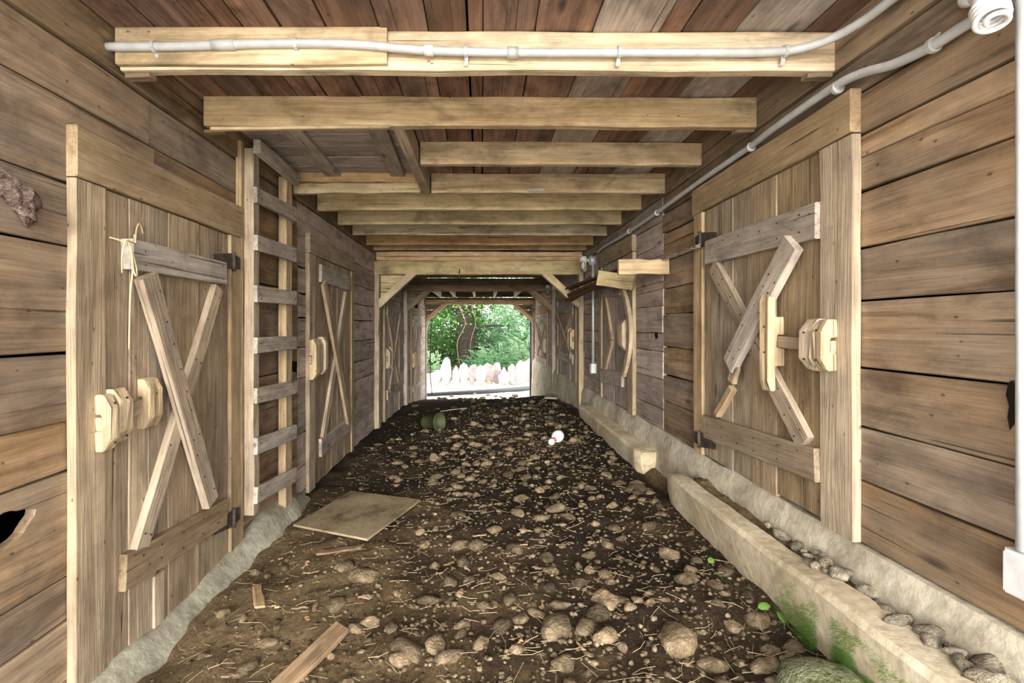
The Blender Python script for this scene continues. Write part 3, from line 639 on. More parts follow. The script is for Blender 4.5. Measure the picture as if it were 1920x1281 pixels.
co = lambda x0, x1, zt, zb: [(x0 + .03, zb), (x0, zt - .10), (x0 - .005, zt - .02), (x0 + .012, zt), (x1, zt + .004), (x1, zb)]
bar('concrete_curb', [(.2, co(1.20, 1.34, -.945, -1.36)), (1.6, co(1.21, 1.33, -.945, -1.36)), (2.4, co(1.22, 1.32, -.95, -1.32)), (3.05, co(1.225, 1.32, -.955, -1.30)), (3.24, co(1.235, 1.315, -.965, -1.22)), (3.29, co(1.255, 1.30, -.99, -1.17))], M_curb, 'long pale concrete curb in front of the near right door', 'curb', s=.014, f=3.2)
bar('concrete_curb', [(3.90, co(1.27, 1.39, -1.0, -1.20)), (3.96, co(1.24, 1.40, -.985, -1.26)), (5.2, co(1.25, 1.40, -.995, -1.28)), (6.3, co(1.25, 1.40, -1.0, -1.28)), (6.42, co(1.28, 1.39, -1.02, -1.26))], M_curb, 'shorter concrete curb farther along the right wall', 'curb', s=.012, f=3.4)

# ------------------------------------------------------------ ladder on the left wall
lad = thing('ladder', LS.p(3.3, -1.3, .05), 'fixed wooden wall ladder between the two left doors', 'ladder')
wb(LS, 'backing_strip', (3.005, -1.35), (3.005, 1.13), .04, 0, .035, M_jamb, lad, n=8)
wb(LS, 'rail', (3.07, -1.16), (3.07, 1.10), .08, .03, .062, M_jamb, lad, n=8, jit=.005)
wb(LS, 'rail', (3.60, -1.30), (3.60, 1.08), .11, .03, .058, M_jamb, lad, n=8, jit=.006)
nl = []
for k, (za, zb_) in enumerate(((1.105, 1.095), (.813, .834), (.517, .533), (.2025, .2155), (-.1125, -.1175), (-.424, -.45), (-.736, -.78), (-1.035, -1.097))):
    a, b = (3.025, za), (3.67, zb_)
    wb(LS, 'rung', a, b, .10 if k else .085, .092, .026 if k else .045, M_grey, lad, jit=.004)
    for y in (3.06, 3.08, 3.61, 3.64): nl.append((LS.p(y, (za if y < 3.3 else zb_) + random.uniform(-.03, .03), .119 if k else .138), LS.n))
nails(nl, lad)

# ------------------------------------------------------------ conduits, lamps, boxes
def strap(p, axis, off, par, r=.020):
    """two-tab strap round a conduit with a screw tab on the wall side"""
    s = lathe('strap', [(r + .002, -.007), (r + .004, -.007), (r + .004, .007), (r + .002, .007)], p, axis, M_zinc, par, 14, True)
    t = p + off; board('strap_tab', p + off * .6, p + off * 1.5, .014, .004, axis.cross(off), M_zinc, s, n=2, ch=.001)
c1 = thing('conduit', V(0, 1.95, 1.1), 'pale grey plastic conduit running along the first ceiling joist', 'conduit')
pts = [V(-1.475, 1.945, 1.105), V(-1.2, 1.945, 1.107), V(-.8, 1.942, 1.117), V(-.5, 1.942, 1.113), V(-.2, 1.948, 1.092), V(.2, 1.952, 1.086), V(.7, 1.952, 1.086), V(1.1, 1.95, 1.085), V(1.24, 1.935, 1.09), V(1.33, 1.89, 1.10), V(1.375, 1.80, 1.105), V(1.385, 1.68, 1.105), V(1.385, 1.3, 1.108), V(1.385, .3, 1.11)]
tube('pipe', smooth_path(pts, 5), .0165, M_pvc, c1, 12)
for x, z in ((-1.02, 1.112),): lathe('coupling', [(.0165, -.04), (.020, -.04), (.020, .05), (.0165, .05)], V(x, 1.943, z), Vector((1, 0, .02)), M_pvc, c1)
lathe('coupling', [(.0165, -.018), (.021, -.018), (.021, .018), (.0165, .018)], V(-.205, 1.947, 1.0925), Vector((1, 0, -.05)), M_white, c1); lathe('coupling', [(.0165, -.022), (.022, -.022), (.022, .022), (.0165, .022)], V(.125, 1.952, 1.0865), Vector((1, 0, 0)), M_zinc, c1)
for x, z in ((-1.29, 1.106), (-.73, 1.117), (-.06, 1.088), (.545, 1.086), (1.20, 1.088)): strap(V(x, 1.947, z), Vector((1, 0, 0)), Vector((0, .012, -.03)), c1)
c2 = thing('conduit', RS.p(3, .9, .03), 'grey conduit running above the right doors to the jar lamp', 'conduit')
P = lambda x, y, w=.035: RS.p(*RS.px(x, y, w), w)
pts = [RS.p(-.2, .872, .035), RS.p(1.0, .872, .035), P(1830, 35), P(1750, 85), RS.p(1.68, .895, .035), RS.p(1.80, .928, .045), RS.p(1.94, .942, .055), RS.p(2.3, .94, .055), P(1400, 280), P(1310, 342), P(1230, 400), P(1170, 441), RS.p(5.6, .915, .035), RS.p(5.95, .90, .03)]
tube('pipe', smooth_path(pts, 5), .0165, M_pvc, c2, 12)
for (x, y) in ((1750, 85), (1570, 165), (1408, 276), (1232, 399), (1180, 434)): strap(P(x, y, .035 if x != 1570 else .05), Vector((0, 1, 0)), Vector((0, 0, .026)) + Vector((.012, 0, 0)), c2)
tube('cable', smooth_path([RS.p(5.95, .90, .03), RS.p(6.1, .90, .04), RS.p(6.25, .86, .035)]), .007, M_iron, c2, 6)
# near vertical conduit with its box at the right edge
c3 = thing('conduit', RS.p(1.28, -.57, .03), 'white vertical conduit at the right edge dropping to a square box', 'conduit')
tube('pipe', [RS.p(1.275, 1.1, .035), RS.p(1.275, .3, .035), RS.p(1.275, -.58, .035)], .0165, M_pvc, c3, 12)
bx = board('switch_box', RS.p(1.268, -.585, .028), RS.p(1.268, -.70, .028), .085, .055, RS.n, M_white, c3, jit=0, n=2, ch=.008)
board('box_cover', RS.p(1.268, -.592, .058), RS.p(1.268, -.693, .058), .072, .008, RS.n, M_white, bx, jit=0, n=2, ch=.003)
# spiral bulb lamp beside it
lp = thing('bulb_lamp', RS.p(1.22, .93, 0), 'white spiral compact bulb in a porcelain lampholder on the right wall', 'lamp')
ax = Vector((-.22, -.38, -.90)).normalized(); q0 = V(1.322, 1.295, .888)
lathe('wall_box', [(.045, 0), (.045, .03), (.03, .05), (.028, .085)], RS.p(1.30, .90, 0), Vector((-1, -.05, -.15)), M_white, lp)
lathe('lampholder', [(.03, -.03), (.034, -.02), (.034, .015), (.028, .02)], q0, ax, M_white, lp)
lathe('bulb_base', [(.022, .015), (.027, .025), (.030, .048), (.026, .06), (.014, .066)], q0, ax, M_white, lp)
u = ax.orthogonal().normalized(); v = ax.cross(u); tur = []
for i in range(111):
    t = i / 110; r = .032 * (1 if t < .85 else 1 - (t - .85) * 4.5); a = t * 2 * PI * 4.3
    tur.append(q0 + ax * (.072 + .058 * min(1, t * 1.1)) + (u * math.cos(a) + v * math.sin(a)) * max(r, .004))
tube('spiral_bulb', tur, .0068, M_white, lp, 8)
lathe('junction_ring', [(.026, 0), (.03, .004), (.03, .02), (.02, .026)], RS.p(1.42, .955, .02), Vector((-1, 0, -.1)), M_white, lp)
def jar_lamp(S, y, z, label, w=.05):
    l = thing('jar_lamp', S.p(y, z, 0), label, 'lamp', 'jar lamps on the right wall')
    q = S.p(y, z, 0)
    lathe('wall_plate', [(.065, 0), (.065, w + .01), (.05, w + .025), (.028, w + .035)], q, S.n, M_zinc, l, 16)
    tube('arm', [q + S.n * (w + .02), q + S.n * (w + .07), q + S.n * (w + .10)], .02, M_white, l, 10)
    c = q + S.n * (w + .10)
    lathe('cap', [(.03, .05), (.045, .04), (.048, -.01), (.04, -.02)][::-1], c, Vector((0, 0, 1)), M_white, l, 16)
    lathe('jar', [(.006, -.15), (.03, -.145), (.04, -.12), (.042, -.06), (.038, -.015)], c, Vector((0, 0, 1)), M_glass, l, 16)
    lathe('bulb', [(.004, -.115), (.02, -.105), (.027, -.08), (.022, -.055), (.013, -.035), (.013, -.02)], c, Vector((0, 0, 1)), M_white, l, 14)
jar_lamp(RS, 6.22, .84, 'glass jar lamp where the long conduit ends, above the white switch pipe')
jar_lamp(RS, 9.55, .76, 'small glass jar lamp in front of the middle timber frame')
c4 = thing('conduit', RS.p(6.18, -.5, .03), 'pale green-grey vertical conduit below the jar lamp with a small switch box', 'conduit')
tube('pipe', [RS.p(6.18, .80, .035), RS.p(6.18, .2, .035), RS.p(6.18, -.48, .035)], .016, M_zinc, c4, 10)
board('switch_box', RS.p(6.18, -.46, .035), RS.p(6.18, -.58, .035), .09, .07, RS.n, M_zinc, c4, jit=0, n=2, ch=.006)
# wooden bracket standing out of the right wall, rusty rods, twisted wire
br = thing('wooden_bracket', RS.p(3.9, .45, 0), 'two short pale boards standing out of the right wall as a bracket', 'bracket')
board('bracket_board', V(1.05, 3.78, .455), V(1.435, 3.78, .462), .112, .045, Vector((0, -1, 0)), M_latch, br, jit=.006, n=5)
board('bracket_board', V(1.405, 4.52, .405), V(1.13, 4.75, .47), .145, .04, Vector((-.5, -1, 0)), M_joistg, br, jit=.004)
rk = thing('rusty_rods', RS.p(5.4, .5, .05), 'bundle of rusty rods and chain hung below the jar lamp', 'rods')
for k in range(12):
    a = Vector((random.uniform(-.05, .05), random.uniform(-.1, .1), random.uniform(-.11, .09)))
    tube('rod', smooth_path([V(1.40, 4.8, .50) + a, V(1.30, 5.3, .50) + a * .6 + Vector((0, 0, random.uniform(-.03, .03))), V(1.20, 5.9, .46) + a * .8, V(1.14, 6.4, .42) + a]), .012, M_rust, rk, 6)
wr = thing('twisted_wire', RS.p(3.8, .55, .05), 'twisted strands of old wire strung from the right door frame to the bracket', 'wire')
for k in range(3):
    pts = []
    for i in range(40):
        t = i / 39; a = t * 22 + k * 2.1
        pts.append(RS.p(3.12 + 1.35 * t, .515 + .05 * t - .02 * math.sin(t * PI) + .008 * math.sin(a), .06 + .008 * math.cos(a)))
    tube('strand', pts, .005, M_grey, wr, 5)

# ------------------------------------------------------------ loose things
def rock_mesh(name, seed, sub=2, flat=.6, facets=5, rough=.12):
    rs = random.Random(seed); bm = bmesh.new(); bmesh.ops.create_icosphere(bm, subdivisions=sub, radius=1)
    pl = [(Vector((rs.uniform(-1, 1), rs.uniform(-1, 1), rs.uniform(-.6, 1))).normalized(), rs.uniform(.55, .85)) for _ in range(facets)]
    for vv in bm.verts:
        for n, d in pl:
            e = vv.co.dot(n) - d
            if e > 0: vv.co -= n * e * .9
        vv.co *= 1 + rough * noise.noise(vv.co * 1.7 + Vector((seed * 3.1, 0, 0)))
        vv.co.z *= flat; vv.co.x *= 1.2
    me = bpy.data.meshes.new(name); bm.to_mesh(me); bm.free(); me.polygons.foreach_set('use_smooth', [True] * len(me.polygons)); return me
ch = link('wood_chunk', rock_mesh('wood_chunk', 5, 4, .5, 7, .75), M_chunk, None, Matrix.Translation(LS.p(1.56, .40, .03)) @ Matrix.Rotation(PI / 2, 4, 'Y') @ Matrix.Rotation(.75, 4, 'Z') @ Matrix.Diagonal((.068, .036, .08, 1)))
tag(ch, 'rough pinkish chunk of rotten wood fixed to the left wall', 'wood chunk')
# plywood sheet
c = [(-1.29, 3.39), (-.70, 3.03), (-.45, 3.65), (-1.06, 4.02)]
zz = [max(base_z(x, y) for x, y in c[i:i + 1]) + .028 for i in range(4)]
vs = [V(x, y, z) for (x, y), z in zip(c, zz)] + [V(x, y, z + .014) for (x, y), z in zip(c, zz)]
tag(link('plywood_sheet', mesh('plywood_sheet', vs, [(3, 2, 1, 0), (4, 5, 6, 7), (0, 1, 5, 4), (1, 2, 6, 5), (2, 3, 7, 6), (3, 0, 4, 7)]), M_ply), 'dirty square plywood sheet lying on the floor by the ladder', 'plywood')
def lay(name, x0, y0, x1, y1, wid, thk, mat, label, cat, group=None, lift=.012):
    o = board(name, V(x0, y0, floor_z(x0, y0) + lift), V(x1, y1, floor_z(x1, y1) + lift), wid, thk, Vector((0, 0, 1)), mat, None, jit=.006, n=5, skew=.3)
    return tag(o, label, cat, group)
lay('scrap_board', -.60, 2.13, -.80, 1.62, .085, .02, M_chip, 'split scrap board on the dirt at the bottom edge, left of centre', 'board', lift=.03)
lay('scrap_board', -.98, 2.97, -.72, 2.99, .05, .012, M_chip, 'thin pale wood strip along the front edge of the plywood', 'board')
lay('scrap_board', 1.20, 8.5, 1.34, 9.3, .22, .03, M_grey, 'flat board lying at the foot of the far right wall', 'board', lift=.05)
lay('scrap_board', -1.06, 2.36, -1.16, 2.55, .05, .012, M_chip, 'small dark wood scrap by the left footing', 'board', lift=.03)
for i in range(34):
    x, y = random.uniform(-1.2, .4), random.uniform(1.75, 3.2); a = random.uniform(0, PI); L = random.uniform(.015, .045)
    lay('wood_chip', x - math.cos(a) * L, y - math.sin(a) * L, x + math.cos(a) * L, y + math.sin(a) * L, random.uniform(.01, .02), .006, M_chip, 'small wood chip scattered on the near dirt floor', 'wood chip', 'wood chips on the near floor', lift=.012)
# bucket lying on its side
bk = thing('bucket', V(-.62, 6.35, floor_z(-.62, 6.35)), 'green plastic bucket lying on its side in the middle distance', 'bucket')
bax = Vector((.86, -.50, .10)).normalized(); bb = V(-.74, 6.45, floor_z(-.62, 6.35) + .095)
lathe('shell', [(.001, 0), (.078, 0), (.082, .01), (.112, .24), (.118, .24), (.118, .252), (.107, .252), (.076, .018), (.001, .018)], bb, bax, M_bucket, bk, 24)
lathe('rim', [(.113, .232), (.126, .232), (.126, .254), (.108, .254), (.108, .248)], bb, bax, M_bucket, bk, 24, True, False)
tube('handle', smooth_path([bb + bax * .25 + Vector((.0, .0, .14)), bb + bax * .33 + Vector((.10, .02, .16)), bb + bax * .40 + Vector((.22, .05, .17))]), .004, M_grey, bk, 5)
# white bulbous bottle with a red neck
wt = thing('white_bottle', V(.77, 5.1, floor_z(.77, 5.1)), 'white bulbous bottle with a red neck lying on the dirt', 'bottle')
wax = Vector((-.62, -.70, -.30)).normalized(); wq = V(.80, 5.14, floor_z(.77, 5.1) + .065)
lathe('body', [(.005, -.075), (.04, -.06), (.06, -.025), (.062, .01), (.05, .045), (.03, .065)], wq, wax, M_white, wt, 20)
lathe('neck', [(.03, .06), (.02, .075), (.02, .10)], wq, wax, M_red, wt, 16)
lathe('cap', [(.015, .095), (.032, .105), (.035, .125), (.026, .15), (.008, .158)], wq, wax, M_white, wt, 16)
# stones: the largest are parts of the floor, the fines one mesh
variants = [rock_mesh('stone', 20 + k, 2, .48 + .04 * k, 6 + k % 4, .3) for k in range(9)]
for me in variants: me.materials.append(M_stone)
cand = []
rs = random.Random(11)
while len(cand) < 2000:
    x = rs.uniform(-1.3, 1.22); y = 1.55 + 8 * rs.random() ** 1.5
    dens = .30 + .70 * smooth01((x + 1.0) / 1.1)
    if y > 6.3: dens *= .5
    if rs.random() > dens: continue
    if x < -.4 and 2.95 < y < 4.05: continue
    r = .010 + .050 * rs.random() ** 4.5
    cand.append((r / y, x, y, r))
cand.sort(reverse=True); placed = []; small = []
for q in cand:
    _, x, y, r = q
    if any((x - a) ** 2 + (y - b) ** 2 < (.85 * (r + c)) ** 2 for a, b, c in placed): continue
    if len(placed) < 225: placed.append((x, y, r))
    else: small.append((x, y, r))
extra = [(1.12, 3.55, .085), (1.05, 3.75, .06), (1.0, 3.9, .045), (1.17, 3.72, .05), (-.62, 2.62, .075), (-.25, 2.35, .05), (-.16, 2.5, .045), (.02, 2.25, .05), (.30, 2.02, .075), (-.30, 1.98, .07), (.55, 2.2, .06), (.75, 1.9, .085), (-.5, 2.2, .05), (.13, 2.28, .04), (-.45, 4.9, .07), (-.38, 4.3, .06), (-.1, 5.4, .06), (.05, 4.6, .07), (.4, 4.5, .06)]
placed += extra
def stone_at(x, y, r, z=None, par=floor, sink=.06):
    me = rs.choice(variants); zf = floor_z(x, y) if z is None else z
    M = Matrix.Translation(V(x, y, zf + r * sink)) @ Matrix.Rotation(rs.uniform(0, 6.28), 4, 'Z') @ Matrix.Rotation(rs.uniform(-.25, .25), 4, 'X') @ Matrix.Diagonal((r * rs.uniform(.85, 1.2), r * rs.uniform(.7, 1.0), r * rs.uniform(.8, 1.1), 1))
    return link('stone', me, None, par, M)
for x, y, r in placed: stone_at(x, y, r)
for k in range(22):
    x, y = rs.uniform(-1.3, 1.3), rs.uniform(12.4, 14.3); stone_at(x, y, rs.uniform(.04, .11), (floor_z(x, y) if y < y_end else gz(x, y)) + .01)
# rubble along the right footing
pale = [rock_mesh('stone', 60 + k, 2, .6, 8, .35) for k in range(5)]
M_rubble = rough_mat('rubble', [(.3, (.16, .13, .09)), (.5, (.36, .31, .23)), (.7, (.55, .50, .41))], 1.3, .7, 5, .1, vary=.3)
for me in pale: me.materials.append(M_rubble)
for k in range(46):
    y = rs.uniform(1.15, 2.35); r = rs.uniform(.012, .042) * (1.25 - .35 * (y - 1.15)); me = rs.choice(pale)
    link('stone', me, None, floor, Matrix.Translation(V(1.335 + rs.uniform(-.02, .05), y, -.935 + rs.uniform(-.01, .02))) @ Matrix.Rotation(rs.uniform(0, 6), 4, 'Z') @ Matrix.Rotation(rs.uniform(-.5, .5), 4, 'X') @ Matrix.Diagonal((r, r * .8, r, 1)))
vs, fs = [], []
ico = bmesh.new(); bmesh.ops.create_icosphere(ico, subdivisions=1, radius=1); iv = [v.co.copy() for v in ico.verts]; ifc = [tuple(v.index for v in f.verts) for f in ico.faces]; ico.free()
for _ in range(9000):
    x = rs.uniform(-1.32, 1.24); y = 1.5 + 6.5 * rs.random() ** 1.6
    if rs.random() > .35 + .65 * smooth01((x + 1.2) / 1.2): continue
    small.append((x, y, .003 + .010 * rs.random() ** 2))
for x, y, r in small:
    b0 = len(vs); c, s_ = math.cos(x * 91), math.sin(x * 91); f = .45 + .4 * rs.random(); e = .7 + .6 * rs.random(); z = floor_z(x, y) + r * .2
    for p in iv:
        px_, py_ = p.x * r * e * 1.15, p.y * r
        k = 1 + .25 * math.sin(p.x * 5 + x * 70 + p.y * 3)
        vs.append(V(x + (c * px_ - s_ * py_) * k, y + (s_ * px_ + c * py_) * k, z + p.z * r * f * k))
    fs += [(a + b0, b + b0, d + b0) for a, b, d in ifc]
pebble_m = rough_mat('pebbles', [(.34, (.03, .021, .013)), (.5, (.10, .075, .045)), (.66, (.30, .235, .15))], 17, .3, 60, .01)
tag(link('pebbles', mesh('pebbles', vs, fs), pebble_m, floor, None, True), kind='stuff')
vs, fs = [], []
for _ in range(1100):
    x = rs.uniform(-1.32, 1.2); y = 1.6 + 4.5 * rs.random() ** 1.8
    a = rs.uniform(0, 2 * PI); L = rs.uniform(.012, .05) * (2.2 if rs.random() < .06 else 1); w = rs.uniform(.0006, .0013); z = floor_z(x, y) + .006
    dx, dy = math.cos(a), math.sin(a); b0 = len(vs); cur = rs.uniform(-.3, .3)
    for t in (-1, 0, 1):
        cx, cy = x + dx * L * t - dy * L * cur * t * t, y + dy * L * t + dx * L * cur * t * t; zz = max(z, floor_z(cx, cy) + .004) + rs.uniform(0, .006)
        for (ox, oz) in ((-w, 0), (w, 0), (0, w * 1.6)): vs.append(V(cx - dy * ox, cy + dx * ox, zz + oz))
    for i in range(2):
        for k in range(3):
            p, q = b0 + i * 3 + k, b0 + i * 3 + (k + 1) % 3; fs.append((p, q, q + 3, p + 3))
tag(link('straw', mesh('straw', vs, fs), M_straw, floor), kind='stuff')
# mossy rock, moss and leaves by the near curb
z = floor_z(1.08, 1.55)
tag(link('mossy_rock', rock_mesh('mossy_rock', 77, 3, .6, 3, .15), M_moss, None, Matrix.Translation(V(1.06, 1.54, z + .05)) @ Matrix.Diagonal((.12, .11, .11, 1))), 'pale mossy rock against the curb at the bottom edge', 'rock')
vs, fs = [], []
for _ in range(15000):
    y = rs.triangular(1.30, 2.05, 1.6); f = rs.random(); x = 1.178 + rs.uniform(0, .02); zb_ = -.985 - .21 * f ** .8
    if f < .35 and rs.random() < .6: continue
    if noise.noise(Vector((y * 9, zb_ * 9, 4))) < -.12: continue
    L = rs.uniform(.010, .028); b0 = len(vs); a = rs.uniform(-.7, .7)
    p = V(x + .012, y, zb_); tip = p + Vector((-L * .8, L * a, L * rs.uniform(-.2, .6))); w = Vector((0, .0012, 0))
    vs += [p - w, p + w, tip]; fs.append((b0, b0 + 1, b0 + 2))
tag(link('moss', mesh('moss', vs, fs), M_grass), 'bright green moss growing on the front of the long curb', 'moss', kind='stuff')
lf = thing('leafy_sprig', V(1.16, 1.98, floor_z(1.16, 1.98)), 'few bright green leaves on the dirt beside the long curb', 'leaves')
for (x, y, r, a) in ((1.15, 2.0, .028, .2), (1.19, 1.95, .036, 1.2), (1.10, 2.3, .022, 2.0), (1.13, 2.42, .025, .7), (1.17, 2.15, .018, 2.7)):
    zz = floor_z(x, y) + .03; n = 8; me_v = [Vector((0, 0, .004))] + [Vector((r * math.cos(k * PI / 4), .55 * r * math.sin(k * PI / 4), -.004 + .006 * math.sin(k))) for k in range(8)]
    link('leaf', mesh('leaf', me_v, [(0, k + 1, (k + 1) % 8 + 1) for k in range(8)]), M_grass, lf, Matrix.Translation(V(x, y, zz)) @ Matrix.Rotation(a, 4, 'Z') @ Matrix.Rotation(.25, 4, 'X'), True)
    link('stem', mesh('stem', [Vector((-r, -.001, -.002)), Vector((-r, .001, -.002)), Vector((-r * 1.8, 0, -.03))], [(0, 1, 2)]), M_grass, lf, Matrix.Translation(V(x, y, zz)) @ Matrix.Rotation(a, 4, 'Z'))

# ------------------------------------------------------------ outside, beyond the far opening
dp = thing('drain_pipe', V(-1.5, 13.7, -1.97), 'black plastic drain pipe lying across the ground at the far opening', 'pipe')
tube('pipe', smooth_path([V(-1.62, 13.75, -1.92), V(-.6, 14.1, -1.90), V(.5, 14.6, -1.90), V(1.5, 15.2, -1.89), V(2.2, 15.6, -1.88)]), .075, M_pipe, dp, 14)
lathe('pipe_end', [(.06, -.01), (.082, -.01), (.082, .06), (.075, .06)], V(-1.62, 13.75, -1.92), Vector((1, .34, .02)), M_pipe, dp, 16)
dk = thing('downpipe', V(1.40, 13.4, -1.9), 'dark vertical pipe against the right side of the far opening', 'pipe')
tube('pipe', [V(1.36, 13.5, -1.9), V(1.37, 13.5, -.6), V(1.36, 13.5, .4), V(1.36, 13.5, .65)], .035, M_pipe, dk, 8)
cb = thing('hanging_cable', V(-1.45, 13.2, -1.9), 'thin dark cable hanging at the left side of the far opening', 'cable')
tube('cable', smooth_path([V(-1.33, 13.1, .1), V(-1.34, 13.12, -.6), V(-1.36, 13.15, -1.2), V(-1.31, 13.2, -1.85)]), .012, M_iron, cb, 6)
slabs = [(-1.75, .45), (-1.5, .52), (-1.18, .95), (-.85, .62), (-.58, .78), (-.3, .72), (0, .66), (.25, .74), (.52, .70), (.80, .55), (1.08, .68), (1.38, .82), (1.62, .86), (1.95, .78), (2.3, .72), (-2.1, .5), (-2.5, .6), (2.65, .6)]
desc = {2: 'tallest pinkish upright slab in the row of pale stones outside', 10: 'pale upright slab with sloping top in the outside stone row, right of centre', 0: 'low pale rock at the left end of the outside stone row'}
for i, (x, h) in enumerate(slabs):
    w = random.uniform(.16, .22); y = 17 + random.uniform(-.25, .25)
    n = 9; out = []
    for k in range(n):
        a = 2 * PI * k / n + .3; rr = random.uniform(.72, 1.15); out.append((w * rr * math.cos(a), h * .5 + h * .55 * rr * math.sin(a)))
    out = [(a, max(-.1, b)) for a, b in out]
    o = prism('stone_slab', out, V(x, y - .09, gz(x, y)), V(x, y + .09, gz(x, y)), Vector((1, 0, 0)), Vector((0, 0, 1)), M_rockpale, None, jit=.03, bev=.02, n=2)
    tag(o, desc.get(i, 'pale upright stone slab in the row edging the ground outside'), 'stone slab', 'upright stones outside')
def bush(name, c, R, n, mat, leaf, label, cat, group, droop=.4, stem=True, leaflets=14):
    rb = random.Random(int(abs(c.x) * 977 + c.y * 131 + n)); vs, fs = [], []
    t = thing(name, c, label, cat, group)
    for _ in range(n):
        d = Vector((rb.gauss(0, 1), rb.gauss(0, 1), abs(rb.gauss(0, 1)) * .9 + .05)).normalized()
        r0 = rb.uniform(.35, .95); p = Vector((d.x * R[0], d.y * R[1], d.z * R[2])) * r0
        dirv = (Vector((d.x, d.y, d.z * .4)) + Vector((rb.uniform(-.5, .5), rb.uniform(-.5, .5), rb.uniform(-.2, .5)))).normalized(); L = leaf * rb.uniform(4, 7)
        side = dirv.cross(Vector((0, 0, 1))).normalized()
        for k in range(leaflets):
            u_ = k / leaflets; q = p + dirv * L * u_ - Vector((0, 0, droop * L * u_ * u_)); s_ = 1 if k % 2 else -1
            ld = (side * s_ + dirv * .55 + Vector((0, 0, rb.uniform(-.35, .15)))).normalized() * leaf * (1.15 - .5 * u_)
            wv = dirv * leaf * .2; b0 = len(vs)
            vs += [q, q + ld * .5 + wv, q + ld, q + ld * .5 - wv]; fs.append((b0, b0 + 1, b0 + 2, b0 + 3))
    tag(link('foliage', mesh('foliage', [v_ + c for v_ in vs], fs), mat, t), kind='stuff')
    if stem: tube('stem', [c + Vector((0, 0, -.3)), c + Vector((.05, 0, R[2] * .4)), c + Vector((-.05, .05, R[2] * .8))], .05, M_bark, t, 6)
def tree(c, h, rad, lean, label, crown=True):
    t = thing('tree', c, label, 'tree', 'trees outside')
    tube('trunk', smooth_path([c + Vector((0, 0, -.3)), c + Vector((lean * .2, 0, h * .3)), c + Vector((lean * .5, .1, h * .6)), c + Vector((lean, 0, h))]), lambda u: rad * (1.25 - .7 * u), M_bark, t, 12)
    rb = random.Random(int(h * 100)); 
    for k in range(7):
        z = h * (.25 + .1 * k); a = k * 2.4; b = c + Vector((lean * z / h * .8, 0, z)); e = b + Vector((math.cos(a) * 1.6, math.sin(a) * .9, rb.uniform(.1, .9)))
        tube('branch', smooth_path([b, b.lerp(e, .5) + Vector((0, 0, .15)), e]), lambda u: rad * .28 * (1 - .75 * u), M_bark, t, 6)
    if crown:
        vs, fs = [], []
        for _ in range(9000):
            p = c + Vector((lean + rb.gauss(0, 2.0), rb.gauss(0, 1.4), h * .62 + rb.gauss(0, 1.0))); b0 = len(vs)
            d = Vector((rb.uniform(-1, 1), rb.uniform(-1, 1), rb.uniform(-.8, .3))).normalized() * .13; w = d.cross(Vector((0, 0, 1))).normalized() * .04
            vs += [p, p + d * .5 + w, p + d, p + d * .5 - w]; fs.append((b0, b0 + 1, b0 + 2, b0 + 3))
        tag(link('foliage', mesh('foliage', vs, fs), M_leaf[0], t), kind='stuff')
tree(V(-.48, 19.9, gz(0, 20)), 6.5, .34, -.75, 'dark vine-hung tree trunk standing behind the stone row in the far opening')
tree(V(-4.5, 23, gz(0, 23)), 7.5, .25, .4, 'slim tree outside to the left of the dark trunk, mostly hidden')
tree(V(4.2, 23.5, gz(0, 23)), 7.0, .24, -.3, 'slim tree outside to the right of the dark trunk, mostly hidden')
vn = thing('vine', V(-.45, 20.1, gz(0, 20)), 'thin pale vines winding around the dark tree trunk', 'vine')
for a_, b_, c_, d_ in ((-.75, -.95, -.62, -.9), (-.30, -.42, -.22, -.40)):
    tube('vine_stem', smooth_path([V(a_, 19.5, -1.9), V(b_, 19.45, -.7), V(c_, 19.45, .15), V(d_, 19.5, .9), V(d_ - .3, 19.6, 2.2)]), .008, M_wall, vn, 5)
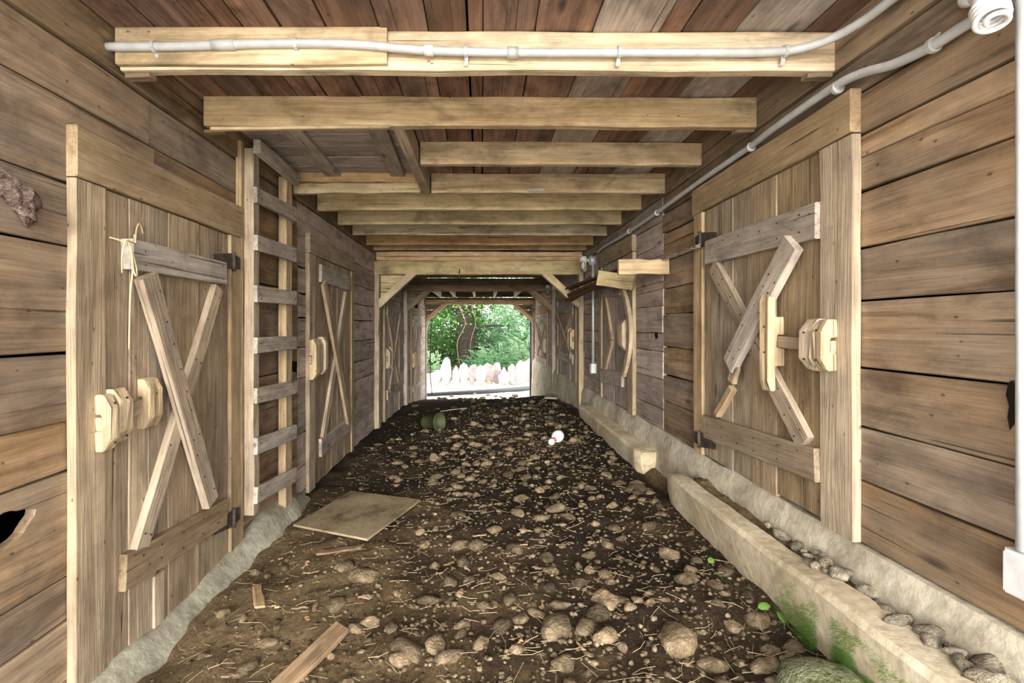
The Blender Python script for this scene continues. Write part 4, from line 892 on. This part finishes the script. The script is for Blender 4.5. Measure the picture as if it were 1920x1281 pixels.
BU = [(-3.4, 19.3, 1.5, 1.3, 2.6, 0, 'bright green bush outside at the left of the opening'), (-1.9, 18.6, .8, .7, .9, 3, 'low pale leafy plant behind the stones at the left of the opening'),
      (-1.7, 21.5, 1.5, 1.2, 2.6, 2, 'deep green shaded bush left of the dark tree trunk'), (.5, 18.8, 1.25, .9, 1.35, 1, 'feathery blue-green fern bush in front of the tree trunk'),
      (1.9, 19.2, 1.5, 1.1, 2.0, 3, 'pale feathery bush outside at the right of the opening'), (1.2, 21.2, 1.9, 1.2, 3.0, 1, 'tall blue-green bush right of the dark tree trunk'),
      (3.8, 20.2, 1.8, 1.3, 3.2, 2, 'tall deep green bush beyond the right edge of the opening'), (-.2, 23.2, 2.6, 1.2, 4.2, 2, 'tall dark thicket behind the tree trunk'),
      (-3.6, 22.8, 2.4, 1.3, 4.2, 0, 'tall fresh green thicket at the back left'), (3.0, 23.4, 2.6, 1.3, 4.2, 0, 'tall fresh green thicket at the back right'),
      (-1.6, 25.5, 3.6, 1.3, 6.5, 2, 'tallest dark thicket closing the view at the back'), (4.6, 26, 3.6, 1.3, 6.5, 1, 'tall blue-green thicket at the very back right'), (-7, 25.5, 3.6, 1.3, 6.5, 0, 'tall fresh green thicket at the very back left'),
      (-6.5, 21.5, 2.4, 1.6, 3.8, 2, 'dark thicket far out to the left'), (6.5, 21.8, 2.4, 1.6, 3.8, 1, 'blue-green thicket far out to the right')]
for (x, y, rx, ry, rz, m, lab) in BU:
    bush('bush', V(x, y, gz(x, y)), (rx, ry, rz), int(230 * rx * rz), M_leaf[m], .11 if m != 3 else .09, lab, 'bush', 'bushes outside')
for x, y in ((-1.25, 15.6), (-.75, 16.0), (1.55, 16.2), (1.9, 16.0), (.15, 16.3)):
    bush('weed', V(x, y, gz(x, y)), (.28, .22, .2), 30, M_yellow, .05, {-1.25: 'yellowish weed left of the pale stones by the pipe', -.75: 'yellowish weed second from the left by the pipe', 1.55: 'yellow-green weed by the right end of the pipe', 1.9: 'yellow-green weed farthest right outside', .15: 'small dry weed in the middle of the pale ground'}[x], 'weed', 'weeds by the drain pipe', stem=False, leaflets=8)
